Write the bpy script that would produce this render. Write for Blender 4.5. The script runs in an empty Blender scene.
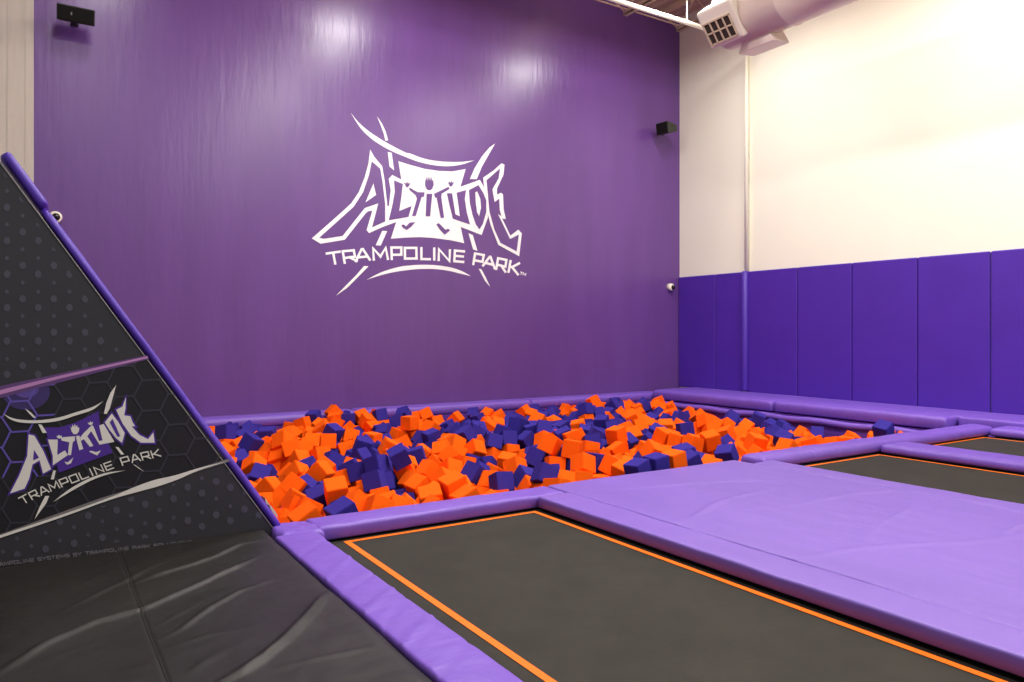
import bpy, bmesh, math, random
from mathutils import Vector, Quaternion, Matrix, noise
from mathutils.geometry import tessellate_polygon
random.seed(11)
SC = bpy.context.scene
COL = SC.collection
PI = math.pi

# ------------------------------------------------------------------ frame of the room
# +Y runs towards the purple end wall, +X along it to the right, z = 0 is the top of the floor pads.
EYE = 1.35
F, CX, HY = 739.0, 512.0, 331.5
YAW = math.radians(32.68)

def on_back(px, py, Y):
    """point of the plane y = Y that a traced mark of the artwork falls on -> (x, z)"""
    a = YAW + math.atan((px - CX) / F); R = Y / math.cos(a); d = R * math.cos(a - YAW)
    return R * math.sin(a), EYE - (py - HY) / F * d

def on_floor(px, py, z=0.0):
    d = F * (EYE - z) / (py - HY); t = (px - CX) / F * d
    return d * math.sin(YAW) + t * math.cos(YAW), d * math.cos(YAW) - t * math.sin(YAW)

# ------------------------------------------------------------------ materials
def srgb(r, g, b):
    f = lambda c: (c / 255) / 12.92 if c / 255 <= .04045 else ((c / 255 + .055) / 1.055) ** 2.4
    return (f(r), f(g), f(b), 1)

def material(name, col, rough=.5, spec=.5, bump=None, var=None, metal=0, sheen=0, coat=0, stretch=(1, 1, 1)):
    """bump = (scale, strength, detail); var = (scale, amount); both in world space"""
    m = bpy.data.materials.new(name); m.use_nodes = True
    nt = m.node_tree; b = nt.nodes['Principled BSDF']
    b.inputs['Base Color'].default_value = col
    b.inputs['Roughness'].default_value = rough
    b.inputs['Specular IOR Level'].default_value = spec
    b.inputs['Metallic'].default_value = metal
    b.inputs['Sheen Weight'].default_value = sheen
    b.inputs['Coat Weight'].default_value = coat
    b.inputs['Coat Roughness'].default_value = .3
    if bump or var:
        g = nt.nodes.new('ShaderNodeNewGeometry'); mp = nt.nodes.new('ShaderNodeMapping')
        mp.inputs['Scale'].default_value = stretch
        nt.links.new(g.outputs['Position'], mp.inputs['Vector'])
    if bump:
        n = nt.nodes.new('ShaderNodeTexNoise'); n.inputs['Scale'].default_value = bump[0]
        n.inputs['Detail'].default_value = bump[2]
        nt.links.new(mp.outputs[0], n.inputs['Vector'])
        bp = nt.nodes.new('ShaderNodeBump'); bp.inputs['Strength'].default_value = bump[1]
        bp.inputs['Distance'].default_value = .02
        nt.links.new(n.outputs['Fac'], bp.inputs['Height']); nt.links.new(bp.outputs[0], b.inputs['Normal'])
    if var:
        n = nt.nodes.new('ShaderNodeTexNoise'); n.inputs['Scale'].default_value = var[0]
        n.inputs['Detail'].default_value = 4
        nt.links.new(mp.outputs[0], n.inputs['Vector'])
        r = nt.nodes.new('ShaderNodeMapRange'); r.inputs['From Min'].default_value = .3; r.inputs['From Max'].default_value = .7
        r.inputs['To Min'].default_value = 1 - var[1]; r.inputs['To Max'].default_value = 1 + var[1]
        nt.links.new(n.outputs['Fac'], r.inputs['Value'])
        v = nt.nodes.new('ShaderNodeVectorMath'); v.operation = 'SCALE'
        v.inputs[0].default_value = col[:3]
        nt.links.new(r.outputs[0], v.inputs['Scale']); nt.links.new(v.outputs[0], b.inputs['Base Color'])
    return m

M = {}
M['wall_purple'] = material('purple_wall_paint', srgb(105, 68, 140), .3, .5, bump=(5, .2, 6), var=(1.2, .06), stretch=(2.2, 2.2, .3))
M['wall_white'] = material('white_wall_paint', srgb(242, 239, 220), .6, .3, bump=(6, .06, 3), var=(.8, .015))
M['wall_cream'] = material('cream_ribbed_panel', srgb(200, 190, 180), .6, .3, var=(3, .05), stretch=(6, 1, .3))
M['logo_white'] = material('white_logo_paint', srgb(252, 252, 252), .45, .4)
M['pad_wall'] = material('deep_violet_wall_vinyl', srgb(76, 40, 158), .5, .35, bump=(40, .08, 2), var=(1.5, .05))
M['pad'] = material('lilac_pad_vinyl', srgb(119, 85, 190), .42, .45, bump=(7, .35, 5), var=(3, .05), stretch=(1, 1.8, 1))
M['pad_deck'] = material('lilac_deck_vinyl', srgb(124, 95, 188), .42, .45, bump=(2.4, .7, 6), var=(1.2, .05), stretch=(1.6, .5, 1))
M['pad_roll'] = material('violet_roll_vinyl', srgb(80, 48, 166), .45, .45, bump=(9, .25, 4))
M['pit_wall'] = material('pit_lining_vinyl', srgb(96, 55, 150), .45, .4, bump=(3, .5, 4))
M['black_vinyl'] = material('black_pad_vinyl', srgb(27, 26, 24), .46, .4, bump=(6, .2, 4), var=(2, .08))
M['mat'] = material('woven_jump_mat', srgb(50, 48, 43), .8, .25, bump=(260, .25, 1), var=(4, .14))
M['mat_edge'] = material('black_spring_cover', srgb(38, 36, 34), .8, .2)
M['stripe'] = material('orange_webbing', srgb(250, 118, 12), .6, .3, bump=(150, .2, 1))
M['orange'] = material('orange_foam', srgb(255, 100, 12), .9, .1, bump=(70, .25, 3))
M['navy'] = material('indigo_foam', srgb(56, 46, 142), .9, .1, bump=(70, .25, 3))
M['black'] = material('black_plastic', srgb(26, 24, 24), .5, .4)
M['dark_green'] = material('greenish_black_plastic', srgb(44, 48, 38), .5, .4)  # greenish black, a little lighter than the plain black plastic
M['grille'] = material('black_speaker_cloth', srgb(16, 14, 14), .8, .2, bump=(300, .3, 1))
M['white_metal'] = material('white_painted_steel', srgb(236, 228, 212), .45, .4)
M['beige_metal'] = material('cream_painted_steel', srgb(208, 186, 160), .55, .35)
M['deckmetal'] = material('cream_roof_deck', srgb(205, 178, 158), .55, .35)
M['duct'] = material('painted_duct_metal', srgb(226, 208, 196), .35, .5, bump=(2, .1, 2))
M['dark'] = material('dark_recess', srgb(60, 48, 44), .7, .2)
M['platform'] = material('black_platform', srgb(26, 25, 25), .8, .2)
M['concrete'] = material('grey_concrete', srgb(120, 118, 115), .8, .2, var=(1, .08))
M['tape'] = material('grey_tape', srgb(140, 140, 132), .4, .5, bump=(40, .8, 3))
M['ink'] = material('charcoal_printed_vinyl', srgb(52, 51, 56), .4, .4, bump=(2, .1, 3), var=(1, .12))
M['ink2'] = material('black_printed_vinyl', srgb(33, 31, 36), .4, .4, bump=(2, .1, 3), var=(2, .1))
M['dot'] = material('grey_dot_print', srgb(74, 72, 86), .4, .4)
M['hexline'] = material('grey_hexagon_print', srgb(54, 52, 62), .4, .4)
M['hexglow'] = material('violet_hexagon_print', srgb(98, 82, 170), .4, .4)
M['glow1'] = material('violet_glow_print', srgb(62, 48, 104), .4, .4)
M['glow2'] = material('bright_violet_glow_print', srgb(92, 72, 150), .4, .4)
M['pinkline'] = material('pink_violet_streak_print', srgb(186, 130, 186), .4, .4)
M['pinkdim'] = material('dim_violet_streak_print', srgb(96, 66, 120), .4, .4)
M['print_white'] = material('white_print', srgb(222, 218, 212), .4, .4)
M['print_grey'] = material('grey_streak_print', srgb(120, 114, 116), .4, .4)
M['print_purple'] = material('purple_print', srgb(78, 46, 146), .4, .4)
M['print_small'] = material('dim_grey_lettering_print', srgb(128, 124, 132), .4, .4)
M['glass'] = material('dark_lens', srgb(24, 22, 20), .1, .6)

# ------------------------------------------------------------------ object helpers
def tag(o, label=None, cat=None, group=None, kind=None):
    if label: o['label'] = label
    if cat: o['category'] = cat
    if group: o['group'] = group
    if kind: o['kind'] = kind
    return o

def empty(name, loc, label, cat, group=None):
    o = bpy.data.objects.new(name, None); COL.objects.link(o); o.location = loc
    o.empty_display_size = .2
    bpy.context.view_layer.update()
    return tag(o, label, cat, group)

def build(name, verts, faces, mats, parent=None, smooth=False, fm=None):
    me = bpy.data.meshes.new(name); me.from_pydata([tuple(v) for v in verts], [], faces)
    for m in (mats if isinstance(mats, (list, tuple)) else [mats]): me.materials.append(m)
    if fm: me.polygons.foreach_set('material_index', fm)
    if smooth: me.polygons.foreach_set('use_smooth', [True] * len(me.polygons))
    me.update()
    o = bpy.data.objects.new(name, me); COL.objects.link(o)
    if parent:
        o.parent = parent
        o.matrix_parent_inverse = Matrix.Translation(-root_loc(parent))
    return o

def root_loc(p):
    return p.location.copy() if p.type == 'EMPTY' else Vector((0, 0, 0))

class MB:
    def __init__(s): s.v = []; s.f = []; s.m = []
    def add(s, vs, fs, m=0):
        b = len(s.v); s.v += [tuple(v) for v in vs]; s.f += [tuple(b + i for i in f) for f in fs]; s.m += [m] * len(fs)
    def box(s, a, b, m=0):
        v = [(x, y, z) for x in (a[0], b[0]) for y in (a[1], b[1]) for z in (a[2], b[2])]
        s.add(v, [(0, 1, 3, 2), (4, 6, 7, 5), (0, 4, 5, 1), (2, 3, 7, 6), (0, 2, 6, 4), (1, 5, 7, 3)], m)
    def tube(s, pts, r, n=12, m=0, cap=True):
        pts = [Vector(p) for p in pts]; k = len(pts); rs = r if isinstance(r, (list, tuple)) else [r] * k
        vs = []; prev = None
        for i, p in enumerate(pts):
            t = (pts[min(i + 1, k - 1)] - pts[max(i - 1, 0)]).normalized()
            if prev is None:
                u = t.cross(Vector((0, 0, 1)));
                if u.length < .01: u = t.cross(Vector((1, 0, 0)))
            else: u = prev - t * prev.dot(t)
            u.normalize(); prev = u; w = t.cross(u)
            vs += [p + (u * math.cos(2 * PI * j / n) + w * math.sin(2 * PI * j / n)) * rs[i] for j in range(n)]
        fs = [(i * n + j, i * n + (j + 1) % n, (i + 1) * n + (j + 1) % n, (i + 1) * n + j) for i in range(k - 1) for j in range(n)]
        if cap: fs += [tuple(range(n))[::-1], tuple((k - 1) * n + j for j in range(n))]
        s.add(vs, fs, m)
    def obj(s, name, mats, parent=None, smooth=False, bevel=0, seg=2):
        o = build(name, s.v, s.f, mats, parent, smooth, s.m)
        if bevel:
            md = o.modifiers.new('bevel', 'BEVEL'); md.width = bevel; md.segments = seg; md.limit_method = 'ANGLE'
        return o

def fbm(p, o=4): return noise.fractal(Vector(p), .9, 2.1, o)

def pad_mesh(name, mat, x0, x1, y0, y1, z0, z1, rad=.04, step=.05, amp=.006, freq=3., puff=.012, crease=None, axis='Y', parent=None, taper=None, seed=0.):
    """upholstered pad: rounded profile swept along one axis, surface gently puckered and creased"""
    if axis == 'Y': w0, w1, l0, l1 = x0, x1, y0, y1
    else: w0, w1, l0, l1 = y0, y1, x0, x1
    W = w1 - w0; H = z1 - z0; rad = min(rad, H * .49, W * .49)
    prof = [(w0 + rad * .4, z0)]
    def arc(cx, cz, a0, a1, n=5):
        for i in range(n + 1):
            a = a0 + (a1 - a0) * i / n; prof.append((cx + rad * math.cos(a), cz + rad * math.sin(a)))
    prof.append((w0, z0 + rad * .4))
    arc(w0 + rad, z1 - rad, PI, PI / 2)
    nt = max(2, int((W - 2 * rad) / step))
    for i in range(1, nt): prof.append((w0 + rad + (W - 2 * rad) * i / nt, z1))
    arc(w1 - rad, z1 - rad, PI / 2, 0)
    prof.append((w1, z0 + rad * .4)); prof.append((w1 - rad * .4, z0))
    nl = max(6, int((l1 - l0) / step)); er = rad
    ls = [l0, l0 + er * .12, l0 + er * .35, l0 + er * .65, l0 + er] + [l0 + er + (l1 - l0 - 2 * er) * i / nl for i in range(1, nl)] + [l1 - er, l1 - er * .65, l1 - er * .35, l1 - er * .12, l1]
    vs = []; P = len(prof)
    for li, l in enumerate(ls):
        e = min(l - l0, l1 - l)
        ins = er - math.sqrt(max(0, er * er - max(0, er - e) ** 2)) if e < er else 0
        for (w, z) in prof:
            u = (w - w0) / W; q = (l - l0) / (l1 - l0)
            cw = w; cz = z
            # round the ends over
            if ins:
                cz = z0 + (z - z0) * (1 - ins / max(H, .01) * .8) if z > z0 else z
                cw = w0 + W / 2 + (w - w0 - W / 2) * (1 - ins / W)
            X, Y = (cw, l) if axis == 'Y' else (l, cw)
            n = fbm((X * freq + seed, Y * freq, z * freq + seed), 4) * amp
            if z > z0 + H * .3:
                cz += n + puff * math.sin(PI * min(1, max(0, u))) * min(1, e / .1)
                if crease: cz += crease(X, Y)
            elif z > z0: n2 = n
            if (w - w0) < rad * .5: cw -= abs(n) * .8
            if (w1 - w) < rad * .5: cw += abs(n) * .8
            X, Y = (cw, l) if axis == 'Y' else (l, cw)
            vs.append((X, Y, cz))
    fs = []
    for i in range(len(ls) - 1):
        for j in range(P - 1):
            a = i * P + j; q = (a, a + 1, a + P + 1, a + P); fs.append(q if axis == 'X' else q[::-1])
        a = i * P; b = a + P - 1; q = (b, a, a + P, b + P); fs.append(q if axis == 'X' else q[::-1])
    fs.append(tuple(range(P))); fs.append(tuple(range((len(ls) - 1) * P, len(ls) * P))[::-1])
    bm = bmesh.new(); vv = [bm.verts.new(v) for v in vs]
    for f in fs: bm.faces.new([vv[i] for i in f])
    bmesh.ops.recalc_face_normals(bm, faces=bm.faces)
    me = bpy.data.meshes.new(name); bm.to_mesh(me); bm.free(); me.materials.append(mat)
    me.polygons.foreach_set('use_smooth', [True] * len(me.polygons))
    o = bpy.data.objects.new(name, me); COL.objects.link(o)
    if parent:
        o.parent = parent; o.matrix_parent_inverse = Matrix.Translation(-root_loc(parent))
    return o

def struct(o): o['kind'] = 'structure'; return o
def sbox(name, a, b, mat):
    mb = MB(); mb.box(a, b); return struct(mb.obj(name, mat))

# flat artwork ------------------------------------------------------
class Art:
    """flat shapes in a vertical plane y = Y, given by traced outlines"""
    def __init__(s, Y): s.Y = Y; s.k = 0; s.v = []; s.f = []; s.m = []
    def poly(s, pts, m=0, layer=0, holes=()):
        loops = [[Vector((p[0], p[1], 0)) for p in l] for l in [pts] + list(holes)]
        tri = tessellate_polygon(loops); flat = [p for l in loops for p in l]
        b = len(s.v); s.k += 1
        for p in flat:
            x, z = on_back(p.x, p.y, s.Y); s.v.append((x, s.Y - .0015 * (layer + 1) - s.k * 2e-6 - .0, z))
        for t in tri:
            A, B, C = [s.v[b + i] for i in t]
            area = (B[0] - A[0]) * (C[2] - A[2]) - (C[0] - A[0]) * (B[2] - A[2])
            t = t if area > 0 else t[::-1]
            s.f.append(tuple(b + i for i in t)); s.m.append(m)
    def obj(s, name, mats, parent=None): return build(name, s.v, s.f, mats, parent, False, s.m)

def crop(ox, oy, s): return lambda *pts: [(ox + x / s, oy + y / s) for x, y in pts]

def spline(P, n=6):
    P = [Vector(p) for p in P]; Q = [P[0] * 2 - P[1]] + P + [P[-1] * 2 - P[-2]]; out = []
    for i in range(1, len(Q) - 2):
        a, b, c, d = Q[i - 1:i + 3]
        for k in range(n):
            t = k / n; out.append(tuple(.5 * (2 * b + (c - a) * t + (2 * a - 5 * b + 4 * c - d) * t * t + (3 * b - a - 3 * c + d) * t ** 3)))
    return out + [tuple(P[-1])]
def swoosh(art, up, lo, m=0, layer=0):
    a = spline(up); c = spline([up[-1]] + list(lo) + [up[0]])
    art.poly(a + c[1:-1], m, layer)

GL = {  # strokes of a squared wide capital alphabet in a unit box (y up)
 'T': [[(0, 1), (1, 1)], [(.5, 1), (.5, 0)]],
 'R': [[(.05, 0), (.05, 1), (.92, 1), (.92, .42), (.05, .42)], [(.5, .42), (1, 0)]],
 'A': [[(0, 0), (.42, 1), (.58, 1), (1, 0)], [(.2, .32), (.8, .32)]],
 'M': [[(.03, 0), (.08, 1), (.5, .25), (.92, 1), (.97, 0)]],
 'P': [[(.05, 0), (.05, 1), (.95, 1), (.95, .38), (.05, .38)]],
 'O': [[(.05, .02), (.05, .98), (.95, .98), (.95, .02), (.05, .02)]],
 'L': [[(.08, 1), (.08, .02), (.95, .02)]],
 'I': [[(.5, 1), (.5, 0)]],
 'N': [[(.05, 0), (.05, 1), (.95, 0), (.95, 1)]],
 'E': [[(.95, 1), (.08, 1), (.08, .02), (.95, .02)], [(.08, .52), (.88, .52)]],
 'K': [[(.05, 1), (.05, 0)], [(.95, 1), (.3, .5), (1, 0)], [(.05, .5), (.3, .5)]],
 'S': [[(.95, 1), (.05, 1), (.05, .52), (.95, .52), (.95, .02), (.05, .02)]],
 'Y': [[(0, 1), (.5, .5), (1, 1)], [(.5, .5), (.5, 0)]],
 'B': [[(.05, .02), (.05, 1), (.85, 1), (.9, .52), (.05, .52)], [(.9, .52), (.97, .02), (.05, .02)]],
 'U': [[(.05, 1), (.05, .02), (.95, .02), (.95, 1)]],
 'C': [[(.95, 1), (.05, 1), (.05, .02), (.95, .02)]],
}
def glyph(art, ch, quad, th, m=0, layer=0):
    """quad = TL, TR, BR, BL; th = stroke thickness in traced units"""
    TL, TR, BR, BL = [Vector(q) for q in quad]
    def mp(u, v):
        t = TL.lerp(TR, u); b = BL.lerp(BR, u); return b.lerp(t, v)
    for st in GL[ch]:
        P = [mp(*p) for p in st]
        closed = (P[0] - P[-1]).length < 1e-4
        n = len(P); L = []; R = []
        for i in range(n):
            if closed: a, b = P[(i - 1) % (n - 1)], P[(i + 1) % (n - 1)] if i < n - 1 else P[1]
            else: a, b = P[max(i - 1, 0)], P[min(i + 1, n - 1)]
            d0 = (P[i] - a).normalized() if (P[i] - a).length > 1e-6 else (b - P[i]).normalized()
            d1 = (b - P[i]).normalized() if (b - P[i]).length > 1e-6 else d0
            n0 = Vector((-d0.y, d0.x)); n1 = Vector((-d1.y, d1.x)); nn = (n0 + n1)
            nn = nn.normalized() if nn.length > .1 else n0
            k = th / 2 / max(.5, nn.dot(n0)); e = Vector((0, 0))
            if not closed and i == 0: e = -d1 * th * .35
            if not closed and i == n - 1: e = d0 * th * .35
            L.append(P[i] + nn * k + e); R.append(P[i] - nn * k + e)
        for i in range(n - 1): art.poly([tuple(L[i]), tuple(L[i + 1]), tuple(R[i + 1]), tuple(R[i])], m, layer)

# ================================================================== room shell
sbox('floor', (-6, -5, -1.3), (12.9, 12.7, -1.2), M['concrete'])
sbox('wall_back', (-.05, 12.5, -1.2), (12.9, 12.7, 9.0), M['wall_purple'])
sbox('wall_right', (12.7, -5, -1.2), (12.9, 12.5, 9.0), M['wall_white'])
mb = MB()                                                   # ribbed cream wall left of the purple one
mb.box((-6, 12.5, -1.2), (-.05, 12.7, 9.0))
for i in range(28):
    x = -.1 - i * .21
    mb.box((x - .05, 12.494, -1.2), (x, 12.5, 9.0))
struct(mb.obj('wall_back_left', M['wall_cream']))
mb = MB()                                                   # corrugated roof deck
pr = []; y = -5.0
x = -6.0; k = 0
while x < 12.9:
    pr += [(x, 8.78), (x + .05, 8.72), (x + .13, 8.72), (x + .18, 8.78)]; x += .23
vs = [(px, yy, pz) for yy in (-5, 12.6) for px, pz in pr]; n = len(pr)
mb.add(vs, [(i, i + 1, n + i + 1, n + i) for i in range(n - 1)])
mb.box((-6, -5, 8.86), (12.9, 12.6, 8.9))
struct(mb.obj('ceiling', M['deckmetal']))
# raised platform that carries trampolines and pads
mb = MB()
mb.box((-3, -2.0, -1.2), (11.36, 5.28, -.17))
struct(mb.obj('floor_platform', M['platform']))
sbox('trim_1', (11.36, -2.0, -1.2), (12.7, 12.02, -.14), M['pit_wall'])
sbox('trim_2', (-3, 12.02, -1.2), (12.7, 12.5, -.17), M['pit_wall'])

# ================================================================== steel under the roof
for i, X in enumerate((12.04, 10.48, 8.92)):
    lab = ['cream open-web roof joist nearest the white side wall', 'cream open-web roof joist second from the white wall, its end showing at the top edge',
           'cream open-web roof joist third from the white wall'][i]
    t = empty('roof_joist', (X, 11.9, 8.06), lab, 'joist', 'roof joists')
    mb = MB()
    for s in (-1, 1):
        mb.box((X + s * .035 - .02, 1.0, 8.04), (X + s * .035 + .02, 11.9, 8.07))
        mb.box((X + s * .05 - .005, 1.0, 8.04), (X + s * .05 + .005, 11.9, 8.12))
    mb.obj('bottom_chord', M['beige_metal'], t)
    mb = MB(); mb.box((X - .06, 1.0, 8.62), (X + .06, 12.5, 8.70)); mb.obj('top_chord', M['beige_metal'], t)
    mb = MB(); yy = 11.85; zz = 0
    pts = [(X, 12.4, 8.64), (X, 11.85, 8.07)]
    while yy > 1.5:
        yy -= .45; zz = 1 - zz; pts.append((X, yy, 8.64 if zz else 8.08))
    for a, b in zip(pts, pts[1:]): mb.tube([a, b], .017, 6)
    mb.obj('web', M['beige_metal'], t)
t = tag(None or empty('bridging_angle', (9.7, 11.6, 8.1), 'thin cream bridging angles tying the joist ends by the purple wall', 'steel angle'))
mb = MB(); mb.box((8.0, 11.75, 8.115), (12.0, 11.79, 8.13)); mb.obj('lower_angle', M['beige_metal'], t)
mb = MB(); mb.box((8.0, 10.2, 8.115), (12.6, 10.24, 8.13)); mb.obj('upper_angle', M['beige_metal'], t)
# sprinkler pipe with hanger rods
YP = 10.2
xa, za = on_back(607, -1, YP); xb, zb = on_back(703, 26.5, YP); zp = (za + zb) / 2
t = empty('sprinkler_pipe', (xa, YP, zp), 'straight white pipe running under the joists towards the duct end', 'pipe')
mb = MB(); mb.tube([(xa - 4, YP, zp), (xb + .8, YP, zp)], .045, 14); mb.obj('pipe', M['white_metal'], t, True)
for px in (596, 687, 713, 724):
    x, _ = on_back(px, 10, YP)
    mb = MB(); mb.tube([(x, YP, zp), (x, YP, 8.75)], .014, 6); mb.obj('hanger_rod', M['white_metal'], t)
# duct
DX, DR, DZ = 9.55, .46, 6.44
t = empty('ventilation_duct', (DX, 8.8, DZ), 'large round cream air duct hanging beside the white wall', 'duct')
mb = MB(); ys = [8.32, 8.3]; r = [DR * .96, DR]
yy = 8.3
while yy > -1:
    yy -= 1.2; ys += [yy + .03, yy + .02, yy - .02, yy - .03]; r += [DR, DR + .012, DR + .012, DR]
mb.tube([(DX, y, DZ) for y in ys], r, 40); mb.obj('duct_tube', M['duct'], t, True).modifiers.new('e', 'EDGE_SPLIT').split_angle = 1.0
# register: box on the lower left flank, tilted down
def rot_pt(u, v, w, ang, o):   # u along -Y, v along face height, w outwards
    c, s_ = math.cos(ang), math.sin(ang)
    ox = -c * w + s_ * v * -1 * -1; oz = -s_ * w - c * v * -1
    return (o[0] - c * w - s_ * v, o[1] - u, o[2] - s_ * w + c * v)
ang = math.radians(38); o0 = (DX, 8.42, DZ)
def rbox(mb, u0, u1, v0, v1, w0, w1, m=0):
    vs = [rot_pt(u, v, w, ang, o0) for u in (u0, u1) for v in (v0, v1) for w in (w0, w1)]
    mb.add(vs, [(0, 1, 3, 2), (4, 6, 7, 5), (0, 4, 5, 1), (2, 3, 7, 6), (0, 2, 6, 4), (1, 5, 7, 3)], m)
mb = MB(); rbox(mb, 0, .68, -.22, .40, .2, .5); mb.obj('register_box', M['white_metal'], t, False, .03)
mb = MB(); rbox(mb, .05, .57, -.14, .2, .496, .503); mb.obj('register_recess', M['dark'], t)
mb = MB()
for i in range(5): u = .04 + i * .13; rbox(mb, u, u + .022, -.15, .21, .5, .52)
for v in (-.16, .02, .19): rbox(mb, .04, .582, v, v + .024, .5, .52)
mb.obj('register_grille', M['beige_metal'], t)
mb = MB()   # square takeoff under the duct
a = [(DX - .05, 7.95, DZ - .38), (DX + .3, 7.95, DZ - .3), (DX + .3, 7.5, DZ - .3), (DX - .05, 7.5, DZ - .38)]
b = [(DX + .0, 8.1, DZ - .60), (DX + .38, 8.1, DZ - .56), (DX + .38, 7.4, DZ - .56), (DX + .0, 7.4, DZ - .60)]
mb.add(a + b, [(0, 1, 2, 3), (7, 6, 5, 4), (0, 4, 5, 1), (1, 5, 6, 2), (2, 6, 7, 3), (3, 7, 4, 0)]); mb.obj('takeoff_box', M['duct'], t, False, .015)
mb = MB()
for y in (7.6, 5.0, 2.4):
    mb.tube([(DX + .48 * math.cos(a_), y, DZ + .48 * math.sin(a_)) for a_ in [PI * k / 16 for k in range(0, 17)]], .01, 5)
    mb.tube([(DX, y, DZ + .48), (DX, y, 8.72)], .012, 5)
mb.obj('hanger_strap', M['white_metal'], t)

# conduit up the white wall and padded sleeve at its foot
mb = MB(); mb.tube([(12.645, 10.50, 2.64), (12.645, 10.50, 8.7)], .045, 14)
tag(mb.obj('conduit_pipe', M['wall_white'], None, True), 'white vertical pipe running up the white wall above the pads', 'pipe')
mb = MB(); mb.tube([(12.62, 10.52, .09), (12.62, 10.52, .12), (12.62, 10.52, 2.6), (12.62, 10.52, 2.63)], [.06, .07, .07, .05], 16)
tag(mb.obj('pipe_sleeve', M['pad_roll'], None, True), 'narrow rounded purple sleeve between the second and third wall pads from the corner', 'pad')

# ================================================================== wall pads
edges = [12.49, 11.36, 10.62, None, 10.475, 9.26, 8.1, 6.89, 5.74, 4.56, 3.38]
order_w = ['first', 'second', 'third', 'fourth', 'fifth', 'sixth', 'seventh', 'eighth', 'ninth', 'tenth']
k = 0
for a, b in zip(edges, edges[1:]):
    if a is None or b is None: continue
    mb = MB(); mb.box((12.645, b + .006,   .062), (12.7, a - .006, 2.62)); 
    o = mb.obj('wall_pad', M['pad_wall'], None, False, .022, 4)
    wd = 'narrow' if a - b < 1 else 'wide'
    extra = ' at the room corner' if k == 0 else (' cut off by the right edge' if k == 6 else '')
    tag(o, f'tall {wd} violet wall pad, {order_w[k]} from the purple wall{extra}', 'wall pad', 'violet pads along the white wall'); k += 1

# ================================================================== pads round the pit
def pad(name, label, cat='pad', group=None, mat='pad', base=None, **kw):
    o = tag(pad_mesh(name, M[mat], **kw), label, cat, group)
    if base:
        mb = MB(); mb.box((kw['x0'] + base, kw['y0'] + base, -.17), (kw['x1'] - base, kw['y1'] - base, kw['z0'] + .004)); mb.obj('base_strip', M['mat_edge'], o)
    return o
G = 'lilac pads framing the pit and trampolines'
bx = [1.0, 4.6, 8.2, 11.72]
for i, (a, b) in enumerate(zip(bx, bx[1:])):
    pad('border_pad', ['lilac border pad at the foot of the purple wall, nearest the black graphic panel', 'lilac border pad at the foot of the purple wall, in the middle below the logo',
        'lilac border pad at the foot of the purple wall, nearest the white wall corner'][i], group=G, x0=a + .003, x1=b - .003, y0=12.03, y1=12.495, z0=-.165, z1=.0, rad=.07, axis='X', amp=.004, seed=i * 3)
ly = [12.02, 9.0, 5.72, 2.4, -1.2]
for i, (a, b) in enumerate(zip(ly, ly[1:])):
    pad('ledge_pad', ['flat lilac ledge pad under the violet wall pads, in the back corner', 'flat lilac ledge pad under the violet wall pads, behind the long front bolster',
        'lilac ledge pad under the wall pads, right of the bolster end', 'lilac ledge pad under the wall pads, outside the right edge'][i], group=G,
        x0=11.74 + (0 if i < 2 else -.12), x1=12.68, y0=b + .004, y1=a - .004, z0=-.135, z1=.075, rad=.03, puff=.004, amp=.003, seed=i * 5)
for i, (a, b) in enumerate(((11.98, 8.86), (8.80, 5.76))):
    pad('bolster', ['thick lilac bolster on the right edge of the pit, far one in the corner', 'thick lilac bolster on the right edge of the pit, nearer one with a square end'][i], 'bolster', 'bolsters on the right pit edge',
        x0=11.34, x1=11.73, y0=b, y1=a, z0=-.12, z1=.07, rad=.06, puff=.015, amp=.005, seed=i * 7 + 2)
mb = MB(); ys = [12.0 - .25 * i for i in range(27)]
mb.tube([(11.28 + .02 * math.sin(y * 3), y, -.2 + .012 * math.sin(y * 5)) for y in ys], .055, 10)
tag(mb.obj('lining_hem', M['pad'], None, True), 'rolled lilac hem of the pit lining below the right bolsters', 'lining')
vs = []; nn = 60; mm = 10
for i in range(nn + 1):
    for j in range(mm + 1):
        y = 5.3 + 6.7 * i / nn; z = -.2 - 1.0 * j / mm
        vs.append((11.31 + .03 * fbm((y * 2, z * 4, 1)) - .02 * math.sin(PI * j / mm), y, z))
o = build('pit_lining', vs, [(i * (mm + 1) + j, i * (mm + 1) + j + 1, (i + 1) * (mm + 1) + j + 1, (i + 1) * (mm + 1) + j) for i in range(nn) for j in range(mm)], M['pit_wall'], None, True)
tag(o, 'loose purple vinyl lining hanging inside the right side of the pit', 'lining')

# front edge of the pit
def gather(X, Y): return .006 * math.sin(X * 55) * max(0, 1 - abs(X - 7.3) / .5)
pad('beam_pad', 'lilac beam pad between the foam pit and the nearest trampoline', group=G, base=.05, x0=1.62, x1=3.745, y0=5.0, y1=5.30, z0=-.1, z1=.0, rad=.028, axis='X', amp=.006, puff=.003, step=.04)
pad('beam_pad', 'lilac beam pad between the foam pit and the second and third trampolines', group=G, base=.06, x0=6.42, x1=11.33, y0=5.08, y1=5.43, z0=-.1, z1=.015, rad=.08, axis='X', amp=.009, puff=.02, crease=gather, step=.04, seed=4)
pad('corner_pad', 'crumpled lilac corner flap at the foot of the graphic panel', group=G, x0=1.36, x1=1.66, y0=4.95, y1=5.32, z0=-.16, z1=-.005, rad=.04, amp=.016, freq=6, puff=.0, step=.02, seed=9)
def dia(X, Y): return .0
def diag_crease(X, Y):
    v = 0
    for k, y0 in enumerate((4.55, 4.1, 3.78, 3.5, 3.3, 3.05, 2.7)):
        d = (Y - y0) - (X - 1.45) * (1.0 + .25 * math.sin(k * 2))
        v += .007 * math.exp(-(d / .02) ** 2) * (1 if k % 2 else -.8)
    return v
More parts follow.
